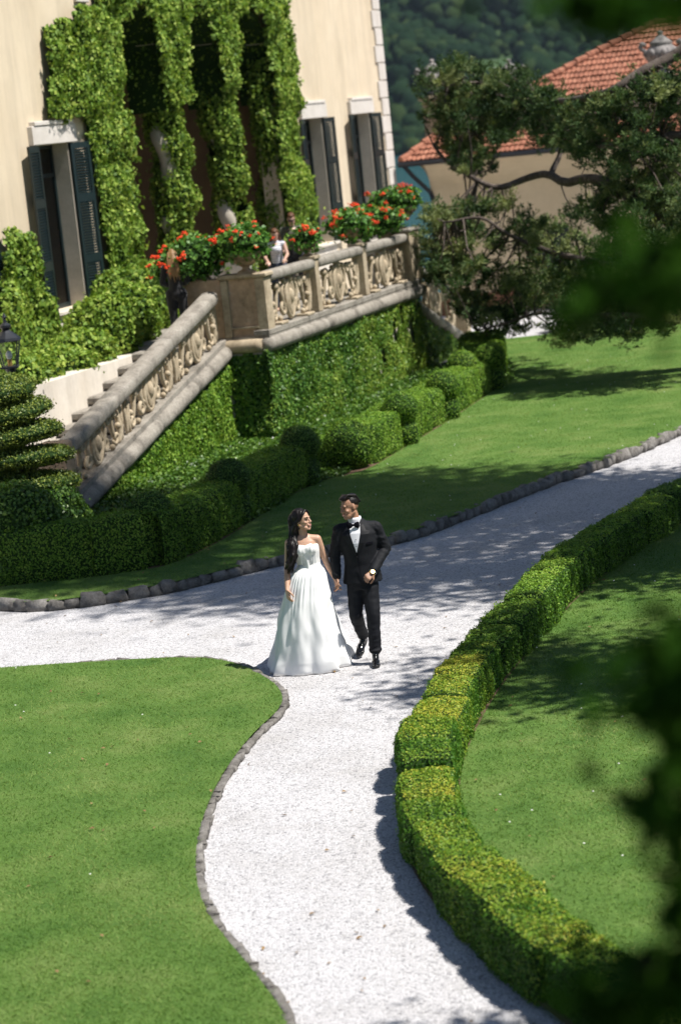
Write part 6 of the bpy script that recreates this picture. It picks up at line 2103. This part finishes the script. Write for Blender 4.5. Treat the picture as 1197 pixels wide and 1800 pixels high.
# bodice
def bust(P): return np.array([0.0018 * math.sin(p[0] * 160) for p in P])
B = Blob()
B.loft([(-0.383, GY_ + 0.012, 1.065, 0.125, 0.098), (-0.383, GY_ + 0.01, 1.11, 0.119, 0.092), (-0.390, GY_ + 0.003, 1.18, 0.126, 0.100), (-0.398, GY_ - 0.004, 1.25, 0.140, 0.112), (-0.402, GY_ - 0.004, 1.30, 0.144, 0.112), (-0.404, GY_ + 0.0, 1.327, 0.139, 0.102)], 40)
B.ell(G(-0.452, -0.075, 1.275), (0.062, 0.05, 0.062)).ell(G(-0.348, -0.075, 1.278), (0.062, 0.05, 0.062))
B.cap(G(-0.405, -0.095, 1.30), G(-0.392, -0.085, 1.06), 0.016, 0.022)
bo = B.build('bodice', M['satin'], bride, 0.0065, 2, bust)
mb = MB()
for k in (-3, -2, -1, 1, 2, 3):
    P = [(-0.400 + k * 0.030, GY_ - 0.117 + abs(k) * 0.010, 1.29), (-0.395 + k * 0.022, GY_ - 0.108 + abs(k) * 0.007, 1.20), (-0.388 + k * 0.014, GY_ - 0.094 + abs(k) * 0.003, 1.09)]
    mb.tube(P, 0.0042, 6)
mb.build('bodice_seams', M['satin'], bo, smooth=True)['kind'] = 'stuff'
# gown: gathered at the waist, wide at the hem, a train behind
NZ, NW = 60, 260
ts = np.linspace(0, 1, NZ)
V = np.empty((NZ, NW, 3))
W = np.linspace(0, 2 * math.pi, NW, endpoint=False)
zk = [1.12, 1.085, 1.05, 1.0, 0.90, 0.75, 0.6, 0.44, 0.25, 0.12, 0.03, 0.006]
cxk = [-.383, -.384, -.392, -.402, -.420, -.442, -.455, -.466, -.478, -.483, -.485, -.485]
rxk = [.116, .126, .160, .188, .212, .246, .274, .306, .346, .384, .410, .416]
frk = [.090, .10, .135, .165, .20, .235, .262, .285, .305, .315, .305, .295]      # reach to the front
bkk = [.095, .11, .16, .21, .29, .43, .58, .75, .95, 1.10, 1.22, 1.25]             # reach to the back
zs_ = 1.12 + (0.006 - 1.12) * ts ** 0.92
ph = np.random.default_rng(3).uniform(0, 6.3, 8)
for i, z in enumerate(zs_):
    g = lambda a: np.interp(-z, [-q for q in zk], a)
    cx_i, rx, fr, bk = g(cxk), g(rxk), g(frk), g(bkk)
    t = ts[i]
    big = 0.10 * np.cos(5 * W + ph[0] + 0.9 * np.sin(2 * W + 1)) + 0.075 * np.cos(8 * W + ph[1] + 0.7 * np.sin(3 * W)) + 0.03 * np.cos(14 * W + ph[2] + np.sin(4 * W))
    small = 0.026 * np.cos(30 * W + ph[3] + 2 * np.sin(3 * W)) + 0.016 * np.cos(49 * W + ph[4])
    amp = min(1.0, t * 2.2) * 0.62
    k = 1 + amp * big * (0.35 + 0.65 * t) + small * max(0, 1 - t * 2.2) * min(1, t * 12)
    # one deep fold between the front and the train on the right
    k *= 1 - 0.20 * t * np.exp(-((W - 6.02 + 0.10 * t) / 0.16) ** 2)
    k *= 1 - 0.10 * t * np.exp(-((W - 3.5) / 0.14) ** 2)
    s_ = np.sin(W)
    wid = 1 + 0.46 * t * np.clip(s_, 0, 1) ** 0.8
    V[i, :, 0] = cx_i + rx * np.sign(np.cos(W)) * np.abs(np.cos(W)) ** 0.88 * wid * k + 0.05 * t * t * np.clip(s_, 0, 1)
    V[i, :, 1] = GY_ + np.where(s_ < 0, fr, bk) * s_ * k
    puff = 0.030 * np.cos(9 * W + ph[5]) * np.exp(-((z - 0.06) / 0.06) ** 2)
    crk = np.array([mnoise.noise(Vector((math.cos(w) * 2.2 + 3, math.sin(w) * 2.2, z * 3.1))) + 0.5 * mnoise.noise(Vector((math.cos(w) * 5, math.sin(w) * 5, z * 5.5 + 4))) for w in W]) * 0.028 * min(1, t * 2)
    V[i, :, 0] += crk * np.cos(W)
    V[i, :, 1] += crk * s_
    V[i, :, 2] = z + np.clip(puff, -z + 0.004, 1) * (t < 1)
F = grid_faces(NZ, NW, False, True)
sk = npobj('skirt', V.reshape(-1, 3), F, M['tulle'], bride, smooth=True)
sm_ = sk.modifiers.new('thick', 'SOLIDIFY'); sm_.thickness = 0.006; sm_.offset = -1
# hair: long waves over the shoulder
B = Blob()
B.ell(H(0, -0.030, 0.040), (0.082, 0.092, 0.090), ax)
B.ell(H(0, -0.050, -0.02), (0.074, 0.072, 0.085), ax)
pts = [H(-0.0, -0.095, 0.02), H(0.0, -0.105, -0.07), G(-0.500, 0.02, 1.42), G(-0.530, -0.055, 1.33), G(-0.545, -0.085, 1.24), G(-0.565, -0.085, 1.17), G(-0.580, -0.075, 1.10)]
B.chain(pts, [0.070, 0.066, 0.058, 0.050, 0.045, 0.038, 0.016])
for k in range(9):
    a = k * 0.7
    off_ = v3(0.030 * math.cos(a), 0.030 * math.sin(a), 0)
    pp = [np.array(p) + off_ * (1.0 + 0.5 * math.sin(j * 1.7 + k)) + v3(0.010 * math.sin(j * 2.1 + k), -0.01, 0) for j, p in enumerate(pts)]
    B.chain(pp, [0.030, 0.030, 0.026, 0.026, 0.022, 0.020, 0.008])
for q in (-1, 1):
    B.chain([H(q * 0.012, 0.062, 0.100), H(q * 0.050, 0.056, 0.066), H(q * 0.074, 0.020, 0.020), H(q * 0.078, -0.035, -0.03), H(q * 0.06, -0.08, -0.09)], [0.012, 0.016, 0.016, 0.020, 0.028])
hair = B.build('hair', M['hair_black'], bride, 0.006, 1, lambda P: np.array([0.005 * mnoise.noise(Vector((p[0] * 45, p[1] * 45, p[2] * 12))) for p in P]))
stm = MB()
for k in range(70):
    a, b_ = random.uniform(0, 6.28), random.uniform(0.75, 1.12)
    rr_ = [0.070, 0.066, 0.058, 0.052, 0.047, 0.042, 0.030]
    pp = []
    for j, p in enumerate(pts):
        aa = a + 0.35 * math.sin(j * 1.3 + k)
        pp.append(np.array(p) + v3(math.cos(aa), math.sin(aa), 0) * rr_[j] * b_ + v3(random.gauss(0, .006), random.gauss(0, .006), random.gauss(0, .012) - (0.03 if j == 6 else 0)))
    if k < 55: pp = pp[2:]
    stm.tube(smooth_path(pp, 2), 0.0032, 4, cap=False)
stm.build('hair_strands', M['hair_black'], hair, smooth=True)['kind'] = 'stuff'
me = hair.data
bm = bmesh.new(); bm.from_mesh(me)
org_ = origin_of(bride)
kill = []
for v in bm.verts:
    q = (np.array(v.co[:]) + org_ - np.array(H(0, 0, 0))) / 0.96
    x, y, z = q @ ax[0], q @ ax[1], q @ ax[2]
    if y > 0.045 and z < 0.055 and z > -0.13 and abs(x) < 0.062: kill.append(v)
bmesh.ops.delete(bm, geom=kill, context='VERTS')
bm.to_mesh(me); bm.free()
MB().ball(H(0.076, -0.006, -0.045), (0.007, 0.007, 0.010), nu=8, nv=5).build('earring', M['gold'], bride, smooth=True)
MB().ball((-0.100, GY_ - 0.045, 0.835), (0.008, 0.008, 0.006), nu=8, nv=5).build('ring', plain('silver', (0.8, 0.8, 0.8), 0.15, 1.0), bride, smooth=True)

# ---------------------------------------------------------------- visitors on the terrace
def visitor(s, d, label, facing, hgt, skin, hair, top_mat, low_mat, lean=0.0, arms=None, long_hair=False, sleeve=0.5, male=False):
    """standing figure at (s,d) on the terrace, facing a villa-frame direction"""
    o = np.array(vf(s, d, TZ + 0.03))
    root = empty('person', tuple(o), label, 'person')
    f = norm(A_ * facing[0] + N_ * facing[1])
    r = norm(np.cross(f, [0, 0, 1]))
    k = hgt / 1.72
    def Q(x, y, z):          # right, forward, up; the trunk leans forward above the hips
        z2 = max(0, z - 0.95)
        return o + (r * x + f * (y + z2 * math.sin(lean)) + v3(0, 0, min(z, 0.95) + z2 * math.cos(lean))) * k
    B = Blob()
    Hd, axd = add_head(B, Q(0, 0.03, 1.585), f, 0, -0.35 - lean * 0.4, 0.97 * k, male)
    B.cap(Q(0, 0.0, 1.40), Q(0, 0.015, 1.52), 0.05 * k, 0.046 * k)
    sw = 0.19 if male else 0.165
    B.chain([Q(0, 0, 0.95), Q(0, 0, 1.15), Q(0, 0, 1.33), Q(0, 0, 1.40)], [0.12 * k, 0.105 * k, 0.12 * k, 0.07 * k])
    hands = []
    for q, (el, wr) in zip((-1, 1), arms):
        sh, e, w = Q(q * sw, 0, 1.38), Q(*el), Q(*wr)
        B.cap(Q(0, 0, 1.38), sh, 0.06 * k, 0.048 * k).chain([sh, e, w], [0.046 * k, 0.038 * k, 0.027 * k])
        add_hand(B, w, w - e, v3(0, 0, -1) + 0.3 * f, -q, (0.5, 0.55, 0.6, 0.6), 0.95 * k, 0.6)
        hands.append((sh, e, w))
    for q in (-1, 1):
        B.chain([Q(q * 0.09, 0, 0.92), Q(q * 0.095, 0.02, 0.5), Q(q * 0.095, -0.02, 0.08)], [0.085 * k, 0.055 * k, 0.04 * k])
        B.cap(Q(q * 0.095, -0.03, 0.04), Q(q * 0.10, 0.14, 0.03), 0.036 * k, 0.03 * k)
    B.build('body', skin, root, 0.008, 2)
    face_bits(Hd, axd, root, 0.97 * k, 0.2)
    B = Blob()
    B.chain([Q(0, 0, 0.93), Q(0, 0, 1.12), Q(0, 0, 1.30), Q(0, 0, 1.385)], [0.135 * k, 0.122 * k, 0.138 * k, 0.085 * k])
    B.cap(Q(-sw + .02, 0, 1.37), Q(sw - .02, 0, 1.37), 0.066 * k, 0.066 * k)
    B.ell(Q(0, 0.08, 1.26), (0.11 * k, 0.10 * k, 0.09 * k))
    if sleeve > 0:
        for sh, e, w in hands:
            if sleeve <= 1: B.cap(sh, sh + (e - sh) * sleeve, 0.062 * k, 0.055 * k)
            else: B.chain([sh, e, e + (w - e) * (sleeve - 1)], [0.062 * k, 0.052 * k, 0.042 * k])
    B.build('top', top_mat, root, 0.010, 2)
    B = Blob()
    B.chain([Q(0, 0, 0.98), Q(0, 0, 0.90)], [0.135 * k, 0.142 * k])
    for q in (-1, 1): B.chain([Q(q * 0.09, 0, 0.90), Q(q * 0.095, 0.02, 0.5), Q(q * 0.095, -0.02, 0.12)], [0.11 * k, 0.075 * k, 0.06 * k])
    B.build('trousers', low_mat, root, 0.011, 2)
    B = Blob()
    B.ell(Hd(0, -0.030, 0.040), (0.080 * k, 0.088 * k, 0.086 * k), axd)
    B.ell(Hd(0, 0.01, 0.085), (0.062 * k, 0.07 * k, 0.04 * k), axd)
    if long_hair:
        B.chain([Hd(0, -0.07, 0.0), Hd(0, -0.09, -0.10), Q(0, -0.12, 1.36), Q(0.01, -0.13, 1.24)], [0.07 * k, 0.062 * k, 0.055 * k, 0.03 * k])
        for q in range(6):
            x = (q - 2.5) * 0.026
            B.chain([Hd(x, -0.09, 0.02), Hd(x * 1.3, -0.12, -0.12), Q(x * 1.5 + .01 * math.sin(q * 2), -0.15, 1.32 + .02 * math.sin(q * 3)), Q(x * 1.1 + .02 * math.sin(q * 4), -0.15, 1.17 + 0.05 * math.sin(q * 2.4))], [0.028 * k, 0.026 * k, 0.022 * k, 0.008 * k])
    B.build('hair', hair, root, 0.008, 1)
    return root, Hd, axd
def stripe_mat():
    mt, nt, b = new_mat('striped_cotton')
    sx = nt.nodes.new('ShaderNodeSeparateXYZ')
    nt.links.new(wpos(nt), sx.inputs[0])
    ma = nt.nodes.new('ShaderNodeMath'); ma.operation = 'MULTIPLY'; ma.inputs[1].default_value = 1 / 0.042
    nt.links.new(sx.outputs[2], ma.inputs[0])
    fr = nt.nodes.new('ShaderNodeMath'); fr.operation = 'FRACT'
    nt.links.new(ma.outputs[0], fr.inputs[0])
    r = ramp(nt, [(0.0, (0.74, 0.74, 0.76)), (0.62, (0.74, 0.74, 0.76)), (0.66, (0.10, 0.12, 0.22)), (1.0, (0.10, 0.12, 0.22))])
    nt.links.new(fr.outputs[0], r.inputs[0])
    nt.links.new(r.outputs[0], b.inputs['Base Color'])
    b.inputs['Roughness'].default_value = 0.85
    return mt
visitor(5.6, -1.55, 'woman in a striped sleeveless top reaching forward behind the terrace balustrade', (-0.95, 0.30), 1.66, M['skin_f'], M['hair_brown'], stripe_mat(), cloth_mat('dark_denim', (0.03, 0.04, 0.07)), 0.22,
        [((-0.22, 0.16, 1.14), (-0.16, 0.40, 1.06)), ((0.24, 0.14, 1.12), (0.18, 0.40, 1.04))], long_hair=True, sleeve=0.0)
rt_, Hd, axd = visitor(8.6, -2.2, 'man in an olive shirt and sunglasses looking down behind the striped woman', (-0.95, 0.25), 1.82, M['skin_f'], M['hair_brown'], cloth_mat('olive_shirt', (0.075, 0.075, 0.05)), cloth_mat('dark_trousers', (0.02, 0.02, 0.025)), 0.18,
        [((-0.25, 0.12, 1.14), (-0.16, 0.38, 1.02)), ((0.27, 0.12, 1.12), (0.16, 0.40, 1.00))], male=True, sleeve=0.85)
MB().tube([Hd(-0.055, 0.080, 0.004), Hd(-0.025, 0.096, 0.0), Hd(0, 0.104, 0.004), Hd(0.025, 0.096, 0.0), Hd(0.055, 0.080, 0.004)], [0.014, 0.019, 0.008, 0.019, 0.014], 8).build('sunglasses', M['lapel'], rt_, smooth=True)
visitor(0.02, -1.52, 'woman in black with long fair hair seen from behind at the stair head', (0.93, -0.36), 1.68, M['skin_f'], M['hair_blond'], cloth_mat('black_cardigan', (0.012, 0.012, 0.014)), cloth_mat('black_trousers', (0.010, 0.010, 0.012)), 0.0,
        [((-0.23, 0.02, 1.12), (-0.14, 0.20, 1.05)), ((0.23, 0.02, 1.12), (0.14, 0.2, 1.05))], long_hair=True, sleeve=1.85)

# ================================================================== AIR
hz = MB().box((-4300, -800, -26), (4300, 4300, 640)).build('haze', None or M['dark'], None)
hz.data.materials.clear()
hmt = bpy.data.materials.new('haze_air')
hmt.use_nodes = True
hn = hmt.node_tree
hn.nodes.remove(hn.nodes['Principled BSDF'])
pv = hn.nodes.new('ShaderNodeVolumePrincipled')
pv.inputs['Color'].default_value = (0.62, 0.80, 1.0, 1)
pv.inputs['Density'].default_value = 0.000028
pv.inputs['Anisotropy'].default_value = 0.2
hn.links.new(pv.outputs[0], hn.nodes['Material Output'].inputs['Volume'])
hz.data.materials.append(hmt)
hz['kind'] = 'stuff'
